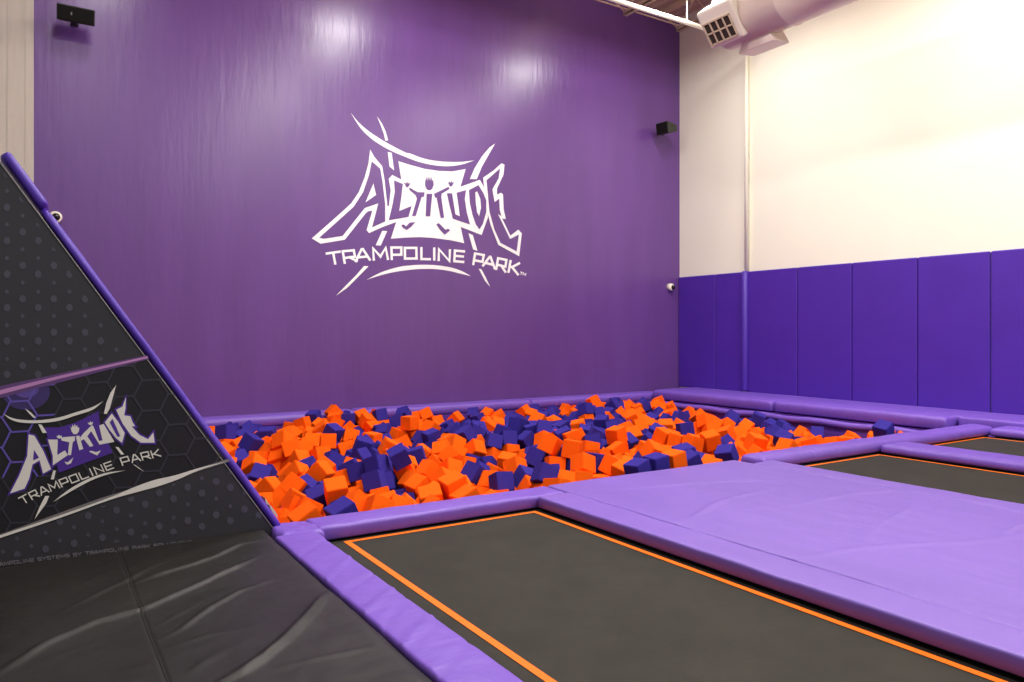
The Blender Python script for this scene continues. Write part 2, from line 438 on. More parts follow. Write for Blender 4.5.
pad('beam_pad', 'lilac beam pad running between the black mat and the nearest trampoline', group=G, base=.04, x0=1.315, x1=1.585, y0=-1.5, y1=4.95, z0=-.08, z1=.0, rad=.018, amp=.003, puff=.002, step=.025, crease=diag_crease, seed=1)
def deck_crease(X, Y):
    v = .006 * noise.noise(Vector((X * .8, Y * .8, 5)))
    for (x0, y0, sl, ph) in ((5.0, 4.6, -.35, 0), (4.6, 4.0, .25, 2), (5.6, 3.6, -.15, 4), (5.2, 3.0, .4, 1), (4.5, 2.6, -.3, 3), (5.8, 2.4, .2, 5)):
        d = (Y - y0) - sl * (X - x0) - .05 * math.sin(X * 4 + ph)
        v += .010 * math.exp(-(d / .022) ** 2) * math.exp(-((X - x0) / .8) ** 2)
    return v
pad('deck_pad', 'large flat lilac deck pad between the two front trampolines', 'pad', G, 'pad_deck', x0=3.765, x1=6.18, y0=-1.5, y1=5.30, z0=-.16, z1=.0, rad=.02, amp=.004, freq=1.5, puff=.004, crease=deck_crease, step=.025)
pad('edge_pad', 'long lilac edge pad along the left side of the large deck', 'pad', G, 'pad_deck', base=.07, x0=3.445, x1=3.76, y0=-1.5, y1=4.985, z0=-.09, z1=.0, rad=.02, amp=.004, puff=.003, step=.04, seed=6)
pad('edge_pad', 'long lilac edge pad along the right side of the large deck', 'pad', G, 'pad_deck', base=.07, x0=6.193, x1=6.50, y0=-1.5, y1=5.06, z0=-.09, z1=.0, rad=.02, amp=.003, puff=.003, step=.04, seed=8)
pad('beam_pad', 'lilac beam pad between the second and the farthest trampoline', group=G, base=.05, x0=8.47, x1=8.99, y0=-1.5, y1=5.06, z0=-.1, z1=.0, rad=.06, amp=.004, step=.04, seed=3)
pad('beam_pad', 'lilac beam pad right of the farthest trampoline beside the ledge', group=G, base=.05, x0=11.12, x1=11.6, y0=-1.5, y1=5.06, z0=-.1, z1=.01, rad=.05, amp=.006, step=.04, seed=5)

# ================================================================== trampolines
def trampoline(x0, x1, y0, y1, sx0, sx1, sy1, label):
    t = empty('trampoline', ((x0 + x1) / 2, (y0 + y1) / 2, -.17), label, 'trampoline', 'trampoline beds')
    n = 30; vs = []; 
    sag = lambda x, y: -.115 - .015 * math.sin(PI * min(1, max(0, (x - x0) / (x1 - x0)))) * math.sin(PI * min(1, max(0, (y - y0) / (y1 - y0))))
    def sheet(a, b, c, d, dz, nx, ny):
        return ([(a + (b - a) * i / nx, c + (d - c) * j / ny, sag(a + (b - a) * i / nx, c + (d - c) * j / ny) + dz) for j in range(ny + 1) for i in range(nx + 1)],
                [(j * (nx + 1) + i, j * (nx + 1) + i + 1, (j + 1) * (nx + 1) + i + 1, (j + 1) * (nx + 1) + i) for j in range(ny) for i in range(nx)])
    mb = MB(); v, f = sheet(x0 + .05, x1 - .05, y0, y1 - .05, 0, 20, 50); mb.add(v, f); mb.obj('jump_mat', M['mat'], t, True)
    mb = MB(); w = .043
    for (a, b, c, d, nx, ny) in ((sx0, sx0 + w, y0 + .2, sy1, 1, 50), (sx1 - w, sx1, y0 + .2, sy1, 1, 50), (sx0 + w, sx1 - w, sy1 - w, sy1, 20, 1), (sx0 + w, sx1 - w, y0 + .2, y0 + .2 + w, 20, 1)):
        v, f = sheet(a, b, c, d, .003, nx, ny); mb.add(v, f)
    mb.obj('border_stripe', M['stripe'], t)
    mb = MB()
    mb.box((x0, y0, -.17), (x0 + .05, y1, -.118)); mb.box((x1 - .05, y0, -.17), (x1, y1, -.118))
    mb.box((x0, y1 - .05, -.17), (x1, y1, -.118)); mb.box((x0, y0 - .05, -.17), (x1, y0, -.118))
    mb.obj('frame', M['mat_edge'], t, False, .01)
trampoline(1.56, 3.51, -1.2, 5.05, 1.79, 3.415, 4.97, 'nearest trampoline, black bed with orange stripe, left of the large lilac deck')
trampoline(6.49, 8.49, -1.2, 5.13, 6.72, 8.43, 5.05, 'second trampoline, black bed with orange stripe, just right of the large lilac deck')
trampoline(8.98, 11.13, -1.2, 5.13, 9.2, 11.02, 5.09, 'farthest trampoline, black bed with orange stripe, beside the wall ledge')

# ================================================================== black floor mat with its folds
def fl(s, ox, oy, pts): return [on_floor(ox + x / s, oy + y / s) for x, y in pts]
ridges = [
 (fl(4.21, 0, 520, [(-60, 670), (0, 640), (200, 520), (400, 430), (560, 385), (610, 372), (800, 290), (1010, 195), (1100, 150)]), .020, .035),
 (fl(4.21, 0, 520, [(520, 285), (600, 252), (750, 205), (900, 160), (1010, 105), (1130, 80)]), .018, .03),
 (fl(4.21, 0, 520, [(210, 405), (400, 320), (560, 240), (700, 165)]), .011, .025),
 (fl(4.21, 0, 520, [(640, 520), (760, 460), (880, 375), (1010, 300), (1150, 250)]), .014, .025),
 (fl(4.21, 0, 520, [(620, 460), (740, 400), (860, 340)]), .009, .02),
 (fl(5.12, 240, 560, [(-200, 680), (0, 580), (120, 500), (220, 420), (340, 300), (420, 200), (470, 150)]), .026, .04),
 (fl(5.12, 240, 560, [(60, 590), (200, 550), (400, 500), (640, 450), (820, 440)]), .006, .03),
 (fl(4.21, 0, 520, [(640, 560), (860, 490), (1100, 450)]), .007, .03),
 (fl(4.21, 0, 520, [(740, 700), (860, 600), (1000, 520)]), .008, .04),
]
def seg_d(p, a, b):
    ab = b - a; t = max(0, min(1, (p - a).dot(ab) / max(ab.length_squared, 1e-9))); q = a + ab * t
    return (p - q).length, ((p - a).x * ab.y - (p - a).y * ab.x)
RD = []
for pts, h, w in ridges:
    P = [Vector(p) for p in pts]
    RD.append((P, h, w, min(p.x for p in P) - .15, max(p.x for p in P) + .15, min(p.y for p in P) - .15, max(p.y for p in P) + .15))
def black_z(x, y):
    z = .012 * noise.noise(Vector((x * 1.3, y * 1.3, 7))) + .004 * fbm((x * 4, y * 4, 2))
    p = Vector((x, y))
    for P, h, w, a, b, c, d in RD:
        if a < x < b and c < y < d:
            best = 9; 
            for i in range(len(P) - 1):
                q, sd = seg_d(p, P[i], P[i + 1])
                if q < best: best = q; sg = sd
            ends = min(1, (p - P[0]).length / .25, (p - P[-1]).length / .25)
            z += .75 * h * math.exp(-(best / (w * .55)) ** 2) * ends + .2 * h * math.exp(-(best / (w * 2)) ** 2) * ends
    return z
t = empty('floor_mat', (-.6, 2, -.17), 'large wrinkled black floor mat in front of the graphic panel', 'mat')
NX, NY = 330, 430; X0, X1, Y0, Y1 = -2.6, 1.31, -1.5, 5.185
vs = []; seamx = .42
for j in range(NY + 1):
    for i in range(NX + 1):
        # denser where it is seen close
        x = X0 + (X1 - X0) * (1 - (1 - i / NX) ** 1.25); y = Y0 + (Y1 - Y0) * (1 - (1 - j / NY) ** 1.0)
        z = black_z(x, y) - .006 * math.exp(-((x - seamx) / .007) ** 2)
        e = min(X1 - x, Y1 - y)
        z -= .03 * math.exp(-e / .02)
        vs.append((x, y, z - .002))
fs = [(j * (NX + 1) + i, j * (NX + 1) + i + 1, (j + 1) * (NX + 1) + i + 1, (j + 1) * (NX + 1) + i) for j in range(NY) for i in range(NX)]
build('cover', vs, fs, M['black_vinyl'], t, True)
mb = MB(); mb.box((X0 + .01, Y0 + .01, -.17), (X1 - .005, Y1 - .005, -.035)); mb.obj('foam_core', M['black_vinyl'], t)
mb = MB(); pts = [(seamx, y, black_z(seamx, y) - .008) for y in [Y0 + .05 + .05 * i for i in range(132)] if y < Y1 - .03]
mb.tube(pts, .004, 5); mb.obj('seam', M['mat_edge'], t, True)

# ================================================================== graphic panel at the pit corner
YQ = 5.2
A0 = Vector(on_back(277, 535, YQ)); A1 = Vector(on_back(-1.5, 161.5, YQ)); dirv = (A1 - A0).normalized()
t = empty('graphic_panel', (.4, YQ, -.04), 'black printed panel with sloping purple-padded edge beside the foam pit', 'panel')
poly = [(-3, A0.y), tuple(A0), tuple(A1), (-3, A1.y)]
mb = MB(); mb.add([(x, YQ, z) for x, z in poly] + [(x, YQ + .1, z) for x, z in poly], [(0, 1, 2, 3), (7, 6, 5, 4), (0, 4, 5, 1), (1, 5, 6, 2), (2, 6, 7, 3), (3, 7, 4, 0)])
mb.obj('panel_board', M['ink'], t)
# printed artwork: dots, hexagons, light streaks
art = Art(YQ)
def clip(poly, reg):
    out = poly
    for i in range(len(reg)):
        a = reg[i]; b = reg[(i + 1) % len(reg)]
        ins = lambda p: (b[0] - a[0]) * (p[1] - a[1]) - (b[1] - a[1]) * (p[0] - a[0]) >= 0
        res = []
        for j in range(len(out)):
            p, q = out[j], out[(j + 1) % len(out)]
            ip, iq = ins(p), ins(q)
            if ip: res.append(p)
            if ip != iq:
                d1 = (b[0] - a[0]) * (p[1] - a[1]) - (b[1] - a[1]) * (p[0] - a[0]); d2 = (b[0] - a[0]) * (q[1] - a[1]) - (b[1] - a[1]) * (q[0] - a[0])
                tt = d1 / (d1 - d2); res.append((p[0] + (q[0] - p[0]) * tt, p[1] + (q[1] - p[1]) * tt))
        out = res
        if len(out) < 3: return []
    return out
band = [(-70, 409), (0, 392), (145.5, 356), (226, 460), (0, 535), (-70, 557)]
art.poly(band, 1, 0)
upper = [(-70, 60), (0, 166), (144, 353), (0, 389), (-70, 406)]
lower = [(-70, 560), (0, 538), (228, 463), (270, 522), (0, 559), (-70, 569)]
def disc(x, y, rx, ry, m, reg, layer=1):
    p = clip([(x + rx * math.cos(a), y + ry * math.sin(a)) for a in [2 * PI * k / 14 for k in range(14)]], reg)
    if p: art.poly(p, m, layer)
for reg, tilt in ((upper, 0), (lower, -.2)):
    for k in range(-4, 19):
        x = 7 + 15.6 * k if tilt == 0 else 3 + 14.2 * k
        for m_ in range(-4, 22):
            if k % 2 == 0: yb, ysm = 7 + 33.4 * m_, 23 + 33.6 * m_
            else: yb, ysm = -1.7 + 33.4 * m_, 15.5 + 33.4 * m_
            yb += tilt * (x - 120) + (1.3 if tilt else 0); ysm += tilt * (x - 120) + (1.3 if tilt else 0)
            if 60 < yb < 575: disc(x, yb, 3.4, 3.7, 2, reg)
            if 60 < ysm < 575: disc(x, ysm, 2.0, 2.1, 2, reg)
# glow behind the hexagons on the left
def blob(cx, cy, r, m, lay, reg=band, a=1.0):
    p = clip([(cx + r * math.cos(q), cy + a * r * math.sin(q)) for q in [2 * PI * k / 24 for k in range(24)]], reg)
    if p: art.poly(p, m, lay)
blob(26, 392, 24, 5, 1, a=.75); blob(26, 388, 13, 6, 2, a=.75)
hexs = 17.5
def hexline(cx, cy):
    P = [(cx + hexs * math.cos(a) * 1.0, cy + hexs * math.sin(a)) for a in [PI / 3 * k - .06 for k in range(6)]]
    for i in range(3):
        a, b = Vector(P[i]), Vector(P[i + 1]); d = (b - a).normalized(); nn_ = Vector((-d.y, d.x)) * .95
        q = clip([tuple(a + nn_), tuple(b + nn_), tuple(b - nn_), tuple(a - nn_)][::-1], band)
        if q:
            xm = (a.x + b.x) / 2; ym = (a.y + b.y) / 2
            art.poly(q, 4 if (xm < 50 and ym < 480 and (xm - 15) ** 2 + (ym - 420) ** 2 < 3600) else 3, 3)
for i in range(-4, 12):
    for j in range(-2, 12):
        hexline(-7 + i * hexs * 1.5, 372 + j * hexs * 1.732 + (i % 2) * hexs * .866 - i * 1.2)
# streaks
art.poly([(-70, 404), (0, 386), (147, 355), (149, 359), (0, 398), (-70, 418)][::1], 8, 3)
art.poly([(-70, 407), (0, 390), (60, 375.5), (147, 356.2), (148, 358), (60, 378.5), (0, 394.5), (-70, 412)], 7, 4)
art.poly([(-70, 557), (0, 534), (100, 498), (228, 458.6), (230, 461), (100, 502), (0, 538.2), (-70, 560)], 9, 4)
swoosh(art, [(-60, 556), (0, 535), (60, 515), (110, 497), (135, 486.5), (155, 479.5), (175, 475), (200, 467.5), (229, 460.5)], [(200, 469.5), (178, 479), (158, 486), (138, 491.5), (110, 499.5), (60, 517.5), (0, 537.5)], 10, 5)
art.obj('printed_artwork', [M['ink'], M['ink2'], M['dot'], M['hexline'], M['hexglow'], M['glow1'], M['glow2'], M['pinkline'], M['pinkdim'], M['print_grey'], M['print_white']], t)

# logo on the panel
E_ = crop(0, 380, 5.68); F_ = crop(80, 380, 5.68); K_ = crop(0, 370, 3.25)
art = Art(YQ); L0 = 5
W, PU = 0, 1
def grown(pts, g):
    P = [Vector(p) for p in pts]; ar = sum(P[i].x * P[(i + 1) % len(P)].y - P[(i + 1) % len(P)].x * P[i].y for i in range(len(P)))
    s_ = 1 if ar > 0 else -1; out = []
    for i in range(len(P)):
        d0 = (P[i] - P[i - 1]).normalized(); d1 = (P[(i + 1) % len(P)] - P[i]).normalized()
        n0 = Vector((d0.y, -d0.x)) * s_; n1 = Vector((d1.y, -d1.x)) * s_; b = n0 + n1
        b = b.normalized() if b.length > .2 else n0
        out.append(tuple(P[i] + b * g / max(.45, b.dot(n0))))
    return out
art.poly(E_((250, 268), (340, 268), (430, 240), (555, 178), (568, 172)) + F_((102, 172), (112, 240), (185, 412)) + E_((450, 482), (335, 525), (300, 400)), PU, L0)
pl_A = E_((163, 308), (195, 315), (245, 400), (290, 505), (245, 530), (225, 455), (185, 478), (165, 560), (140, 615), (57, 642), (110, 540), (155, 430))
pl_L = E_((272, 337), (328, 337), (325, 425), (368, 398), (385, 425), (300, 483), (300, 430))
pl_D = F_((140, 240), (180, 190), (215, 235), (253, 300), (238, 356), (205, 330), (165, 280))
pl_E = F_((205, 168), (240, 150), (260, 97), (257, 160), (250, 200), (285, 205), (296, 235), (312, 262), (292, 262), (335, 310), (385, 335), (415, 297), (423, 355), (345, 355), (290, 315), (240, 245))
for q in (pl_A, pl_L, pl_D, pl_E): art.poly(grown(q, 1.7), PU, L0)
art.poly(pl_A, W, L0 + 1); art.poly(pl_L, W, L0 + 1); art.poly(pl_E, W, L0 + 1); art.poly(pl_D, W, L0 + 1)
art.poly(E_((193, 395), (222, 440), (188, 455)), PU, L0 + 2)
art.poly(F_((168, 240), (183, 218), (228, 318), (212, 322)), PU, L0 + 2)
art.poly(E_((345, 325), (425, 318), (425, 343), (413, 352), (403, 425), (385, 425), (393, 352), (350, 343)), W, L0 + 1)
art.poly(E_((430, 318), (450, 314), (472, 390), (450, 398)), W, L0 + 1)
art.poly(E_((455, 325), (475, 300), (522, 255), (534, 268), (495, 318), (530, 372), (510, 378), (475, 335), (460, 345)), W, L0 + 1)
art.poly(F_((60, 285), (80, 272), (107, 345), (127, 342), (108, 258), (133, 248), (195, 350), (110, 366)), W, L0 + 1)
art.poly(E_((400, 262), (408, 272), (412, 250), (418, 266), (425, 248), (430, 266), (438, 254), (440, 270), (450, 268), (448, 290), (436, 306), (418, 306), (405, 290)), W, L0 + 1)
art.poly(E_((320, 315), (330, 318), (333, 308), (340, 317), (348, 312), (350, 324), (340, 332), (326, 328)), W, L0 + 1)
art.poly(E_((498, 240), (510, 243), (512, 230), (518, 242), (528, 236), (525, 250), (514, 256), (502, 250)), W, L0 + 1)
art.poly(E_((365, 463), (385, 466), (417, 438), (402, 472), (380, 480)), W, L0 + 1)
art.poly(F_((50, 405), (62, 400), (90, 408), (118, 399), (98, 427), (80, 420)), W, L0 + 1)
swoosh(art, E_((20, 190), (60, 211), (120, 224), (220, 227), (330, 212), (430, 182)) + F_((70, 152), (133, 118)), F_((70, 168),) + E_((430, 200), (330, 231), (220, 243), (120, 240), (60, 222)), W, L0 + 3)
art.poly(E_((140, 158), (178, 185), (203, 212), (190, 213), (165, 188)), W, L0 + 3)
art.poly(E_((217, 250), (236, 252), (266, 298), (242, 300)), W, L0 + 3)
art.poly(F_((204, 28), (190, 82), (168, 160), (150, 192), (135, 190), (148, 130), (172, 72)), W, L0 + 3)
art.poly(E_((302, 512), (317, 512), (306, 562), (288, 562)), W, L0 + 3)
art.poly(F_((200, 378), (217, 380), (250, 420), (233, 423)), W, L0 + 3)
art.poly(F_((300, 477), (313, 481), (362, 518), (335, 503)), W, L0 + 3)
art.poly(K_((147, 408), (160, 408), (150, 432), (112, 484), (128, 445)), W, L0 + 3)
swoosh(art, K_((172, 428), (210, 397), (250, 371), (300, 347), (350, 332), (407, 325)), K_((350, 338), (300, 356), (250, 382), (210, 405)), W, L0 + 3)
art.obj('emblem', [M['print_white'], M['print_purple']], t)
art = Art(YQ)
def curve_text(art, txt, P, h, th, wf, gap, m=0, layer=0, slant=0):
    """letters set along a traced base line P with cap height h (lists may vary from end to end)"""
    P = [Vector(p) for p in P]; cum = [0]
    for a, b in zip(P, P[1:]): cum.append(cum[-1] + (b - a).length)
    tot = cum[-1]; units = sum((.45 if c == 'I' else (.55 if c == ' ' else (1.15 if c == 'M' else 1))) + gap for c in txt) - gap
    def at(s_):
        s_ = max(0, min(tot - 1e-5, s_))
        for i in range(len(P) - 1):
            if s_ <= cum[i + 1]:
                return P[i].lerp(P[i + 1], (s_ - cum[i]) / (cum[i + 1] - cum[i])), (P[min(i + 2, len(P) - 1)] - P[max(i - 1, 0)]).normalized()
    u = 0
    for c in txt:
        w = .45 if c == 'I' else (.55 if c == ' ' else (1.15 if c == 'M' else 1))
        if c != ' ':
            a, _ = at(u / units * tot); b, _ = at((u + w) / units * tot); d = (b - a).normalized() if (b - a).length > 1e-6 else Vector((1, 0))
            up = Vector((d.y, -d.x)); up = (up + d * slant).normalized()
            hh = h[0] + (h[1] - h[0]) * (u / units)
            q = [a + up * hh, b + up * hh, b, a]
            glyph(art, c, q, th, m, layer)
        u += w + gap
tb = K_((74, 436), (110, 417), (150, 399), (190, 383), (235, 366), (290, 346), (345, 326), (385, 312), (440, 297), (522, 279))
curve_text(art, 'TRAMPOLINE PARK', tb, (7.6, 7.2), 1.25, 1, .22, 0, 8, -.1)
tb = [(-9, 566.3), (0, 565.3), (60, 557.5), (120, 550), (192, 542.5)]
curve_text(art, 'TRAMPOLINE SYSTEMS BY TRAMPOLINE PARK SOLUTIONS', tb, (3.4, 2.6), .55, 1, .25, 1, 8, -.05)
art.obj('lettering', [M['print_white'], M['print_small']], t)

# sloping edge: light piping and two violet rolls
def along(u, off, y): p = A0 + dirv * u + Vector((dirv.y, -dirv.x)) * off; return (p.x, y, p.y)
LEN = (A1 - A0).length
mb = MB(); mb.tube([along(u * LEN / 10, .004, YQ - .003) for u in range(11)], .0045, 6); mb.obj('edge_piping', M['print_grey'], t, True)
def roll(u0, u1, off, th, name, seed):
    n = 40; prof = []
    for k in range(14):
        a = 2 * PI * k / 14; cxp = math.copysign(abs(math.cos(a)) ** .6, math.cos(a)); czp = math.copysign(abs(math.sin(a)) ** .6, math.sin(a)); prof.append((cxp, czp))
    vs = []
    for i in range(n + 1):
        u = u0 + (u1 - u0) * i / n; e = min(i, n - i) / n * (u1 - u0); k_ = 1 - .22 * math.exp(-e / .008)
        for (a, b) in prof:
            r_ = 1 + .05 * noise.noise(Vector((u * 4, a, b + seed)))
            vs.append(along(u, off + th * .5 * a * k_ * r_, YQ + .17 + .17 * b * k_ * r_))
    fs = [(i * 14 + j, i * 14 + (j + 1) % 14, (i + 1) * 14 + (j + 1) % 14, (i + 1) * 14 + j) for i in range(n) for j in range(14)] + [tuple(range(14))[::-1], tuple(n * 14 + j for j in range(14))]
    o = build(name, vs, fs, M['pad_roll'], t, True); return o
roll(-.02, LEN * .885, .040, .062, 'edge_roll', 1)
roll(LEN * .888, LEN + .035, .055, .07, 'edge_roll', 5)
mb = MB(); vs = []; 
for i in range(9):
    for j in range(7):
        u = .02 + .16 * i / 8; o_ = .085 + .02 * math.sin(PI * j / 6) + .012 * noise.noise(Vector((i * .9, j * .9, 1)))
        vs.append(along(u, o_, YQ + .2 + .2 * j / 6))
mb.add(vs, [(i * 7 + j, i * 7 + j + 1, (i + 1) * 7 + j + 1, (i + 1) * 7 + j) for i in range(8) for j in range(6)])
mb.obj('tape_wrap', M['tape'], t, True)

# ================================================================== painted wall logo
YW = 12.5
Ac = crop(300, 110, 6.817); Bc = crop(300, 200, 6.817); Cc = crop(410, 130, 6.817); Dc = crop(410, 200, 6.817)
t = empty('painted_logo', (6.1, YW, 3.5), 'large white painted logo on the purple wall reading ALTITUDE TRAMPOLINE PARK', 'logo')
art = Art(YW)
swoosh(art, Ac((345, 18), (400, 85), (470, 145), (560, 205), (640, 250), (720, 290)) + Cc((0, 160), (80, 190), (160, 208), (250, 217), (350, 217), (437, 207)), Cc((350, 236), (250, 247), (150, 238), (60, 217), (0, 196)) + Ac((720, 320), (640, 287), (560, 245), (480, 190), (410, 120)), 0)
art.poly(Ac((525, 42), (560, 95), (585, 150), (600, 207), (582, 210), (572, 165), (550, 105)), 0)
art.poly(Ac((598, 287), (625, 292), (641, 412), (610, 385)), 0)
art.poly(Cc((580, 92), (530, 180), (490, 250), (455, 335), (408, 334), (440, 260), (490, 180), (540, 120)), 0)
art.poly(Bc((560, 210), (594, 212), (550, 311), (516, 308)), 0)
art.poly(Bc((436, 450), (467, 452), (400, 520), (320, 600), (245, 652), (310, 585), (380, 515)), 0)
swoosh(art, Bc((453, 544), (560, 490), (680, 455), (750, 446)) + Dc((60, 442), (130, 442), (200, 447), (290, 463), (360, 488), (415, 519)), Dc((340, 501), (260, 482), (170, 471), (80, 470)) + Bc((760, 475), (680, 485), (600, 500), (520, 522)), 0)
art.poly(Dc((398, 226), (428, 239), (460, 347), (430, 337)), 0)
art.poly(Dc((468, 467), (486, 472), (515, 525), (546, 592), (510, 550)), 0)
sq = [(398.3, 161.2), (409, 164.6), (420, 167.6), (424.7, 168.9), (439.3, 171), (452.5, 171.4), (465.6, 169), (460.3, 187), (457, 205), (460.6, 227), (464.1, 243.2), (451, 240.3), (432, 237.8), (420, 237.1), (405.6, 237.6), (390.8, 238.7), (396, 222.4), (401, 200), (401.2, 179)]
art.poly(sq, 0, 1)
wA = Bc((80, 262)) + [(344, 210), (351.3, 203.1), (358.7, 192.1), (364.5, 177.5), (368.2, 164.3), (370.1, 149.6), (374.3, 156.9), (382.1, 166.3), (384.5, 180.4), (387.3, 206), (388.9, 206), (390.6, 190), (388.6, 178.9), (392.1, 175), (401.5, 179.7), (406, 184), (404, 210), (412, 205), (412, 219)] + Bc((760, 118), (650, 152), (560, 185), (470, 226), (453, 205), (486, 95), (492, 72), (462, 78), (448, 90), (305, 271), (140, 298))
art.poly(wA, 0, 2)
wU = Cc((330, 395), (343, 387), (475, 340), (500, 382), (526, 470), (528, 560)) + Dc((530, 120), (487, 239), (343, 183), (280, 140), (270, 60)) 
art.poly(wU, 0, 3)
wE = Cc((497, 325), (570, 275), (622, 227), (643, 236), (636, 305), (592, 400), (592, 440), (620, 428), (633, 440), (637, 540), (652, 606), (634, 606)) + Dc((625, 122), (683, 243), (737, 202), (761, 228), (743, 384), (600, 306), (548, 170), (520, 60))
art.poly(wE, 0, 4)
P1 = 1
art.poly(Bc((130, 258)) + [(353.5, 206.8), (363, 192.1), (369, 174.5), (371.6, 161.3), (380, 168.7), (382.1, 180.4), (385, 204), (385, 221.5), (371.9, 227.4), (378.2, 203.3), (364.6, 208), (342.5, 235.9), (324, 238.7)], P1, 5, [[(373.3, 183.3), (376, 195), (365.3, 202.4)]])
art.poly([(393.9, 180.4), (402.7, 184), (400.8, 200), (399, 211), (411.4, 206), (408.3, 216.9), (388.6, 220.3), (392.3, 205), (394.6, 192)], P1, 5)
art.poly(Ac((745, 528), (800, 560)) + Cc((45, 424), (98, 425), (94, 455), (78, 458), (38, 585), (12, 588), (46, 470), (38, 445), (0, 412)) + Ac((745, 545)), P1, 5)
def hand(x, y, s_):
    art.poly([(x - 1.6 * s_, y - .6), (x - 3.4 * s_, y - 3), (x - 1.2 * s_, y - 1.6), (x - 1.2 * s_, y - 4), (x - .2 * s_, y - 1.8), (x + .9 * s_, y - 4.2), (x + .9 * s_, y - 1.6), (x + 2.8 * s_, y - 3), (x + 1.8 * s_, y), (x + .8 * s_, y + 1.8), (x - .8 * s_, y + 1.8)], P1, 6)
hand(407.0, 185.4, 1.15); hand(450.6, 184.6, 1.15)
art.poly(Cc((103, 350), (110, 318), (115, 348), (122, 312), (128, 346), (136, 308), (138, 345), (148, 316), (148, 348), (157, 340), (160, 375), (150, 402), (132, 412), (112, 402), (102, 378)), P1, 6)
art.poly(Cc((112, 435), (150, 435), (136, 588), (105, 588)), P1, 6)
art.poly(Cc((163, 435), (260, 388), (268, 402), (214, 435), (212, 460), (231, 598), (208, 600), (180, 460), (170, 462)), P1, 6)
art.poly(Cc((250, 432), (285, 432), (308, 575), (338, 588), (330, 520), (316, 428), (380, 410), (372, 470), (385, 560), (408, 645), (290, 605), (270, 520)), P1, 6)
art.poly(Cc((400, 410), (465, 376), (498, 430), (518, 480), (518, 560), (495, 640), (472, 678), (448, 645), (425, 580), (407, 500)), P1, 6, [Cc((443, 425), (457, 418), (478, 470), (483, 530), (469, 588), (455, 560), (447, 500))])
art.poly(Cc((520, 343), (612, 262), (602, 330), (560, 405), (575, 492), (606, 468), (610, 545), (622, 590), (597, 572)) + Dc((600, 100), (680, 266), (740, 236), (725, 350), (615, 292), (573, 200), (540, 80)), P1, 6)
art.poly(Bc((690, 172), (703, 166), (722, 180), (745, 155), (785, 150), (760, 180), (727, 204), (700, 188)), P1, 6)
art.poly(Dc((178, 165), (195, 158), (240, 203), (258, 196), (272, 207), (236, 236), (205, 205)), P1, 6)
art.obj('emblem', [M['logo_white'], M['wall_purple']], t)
art = Art(YW)
LT = [('T', Bc, [(180, 365), (272, 352), (284, 430), (196, 440)]), ('R', Bc, [(287, 350), (373, 342), (388, 416), (300, 430)]), ('A', Bc, [(396, 338), (452, 332), (476, 408), (380, 418)]),
      ('M', Bc, [(490, 330), (592, 325), (602, 403), (500, 408)]), ('P', Bc, [(619, 324), (694, 324), (694, 402), (622, 404)]), ('O', Bc, [(710, 325), (797, 325), (799, 400), (711, 401)]),
      ('L', Dc, [(72, 326), (140, 329), (140, 405), (72, 404)]), ('I', Dc, [(150, 328), (180, 330), (180, 408), (150, 407)]), ('N', Dc, [(193, 335), (276, 342), (273, 417), (191, 410)]),
      ('E', Dc, [(300, 344), (373, 351), (368, 424), (296, 418)]), ('P', Dc, [(440, 364), (506, 376), (492, 450), (428, 438)]), ('A', Dc, [(532, 384), (560, 389), (578, 468), (497, 448)]),
      ('R', Dc, [(597, 396), (662, 410), (650, 490), (584, 470)]), ('K', Dc, [(682, 414), (748, 432), (736, 508), (668, 490)]), ('T', Dc, [(752, 490), (768, 494), (764, 510), (748, 506)]), ('M', Dc, [(772, 495), (792, 500), (788, 516), (768, 511)])]
for i, (c, fn, q) in enumerate(LT): glyph(art, c, fn(*q), 2.35 if i < 14 else .7)
art.obj('lettering', M['logo_white'], t)

# ================================================================== speakers and cameras on the purple wall
def oriented(mb, c, yaw, pitch, size, m=0, shift=(0, 0, 0), taper=1.0):
    R = Matrix.Rotation(yaw, 4, 'Z') @ Matrix.Rotation(pitch, 4, 'X'); w, d, h = size
    vs = []
    for x in (-1, 1):
        for y in (-1, 1):
            for z in (-1, 1):
                k = taper if y > 0 else 1
                vs.append(Vector(c) + R @ Vector((x * w / 2 * k + shift[0], y * d / 2 + shift[1], z * h / 2 * k + shift[2])))
    mb.add(vs, [(0, 1, 3, 2), (4, 6, 7, 5), (0, 4, 5, 1), (2, 3, 7, 6), (0, 2, 6, 4), (1, 5, 7, 3)], m)
def speaker(c, yaw, pitch, size, label, wallp, mat, badge, taper=.8):
    t = empty('wall_speaker', c, label, 'speaker', 'speakers on the purple wall')
    w, d, h = size
    mb = MB(); oriented(mb, c, yaw, pitch, size, taper=taper); mb.obj('cabinet', M[mat], t, False, .015)
    mb = MB(); oriented(mb, c, yaw, pitch, (w * .93, .012, h * .86), shift=(0, -d / 2 - .004, 0)); mb.obj('speaker_grille', M['grille'], t, False, .005)
    if badge:
        mb = MB(); oriented(mb, c, yaw, pitch, (.018, .008, .04), shift=(-w * .12, -d / 2 - .012, 0)); mb.obj('badge', M['print_grey'], t)
    mb = MB(); mb.tube([c, ((c[0] + wallp[0]) / 2, (c[1] + wallp[1]) / 2 - .01, c[2] - h * .1), wallp], .03, 10); mb.box((wallp[0] - .05, 12.47, wallp[2] - .05), (wallp[0] + .05, 12.5, wallp[2] + .05))
    mb.obj('bracket', M['black'], t, True)
xs, zs = on_back(75.5, 15.5, 12.15)
speaker((xs, 12.15, zs), math.radians(1), math.radians(14), (.47, .26, .22), 'wide black wall speaker high in the top left corner of the purple wall', (xs, 12.47, zs + .02), 'black', True)
xs, zs = on_back(668, 128.5, 12.15)
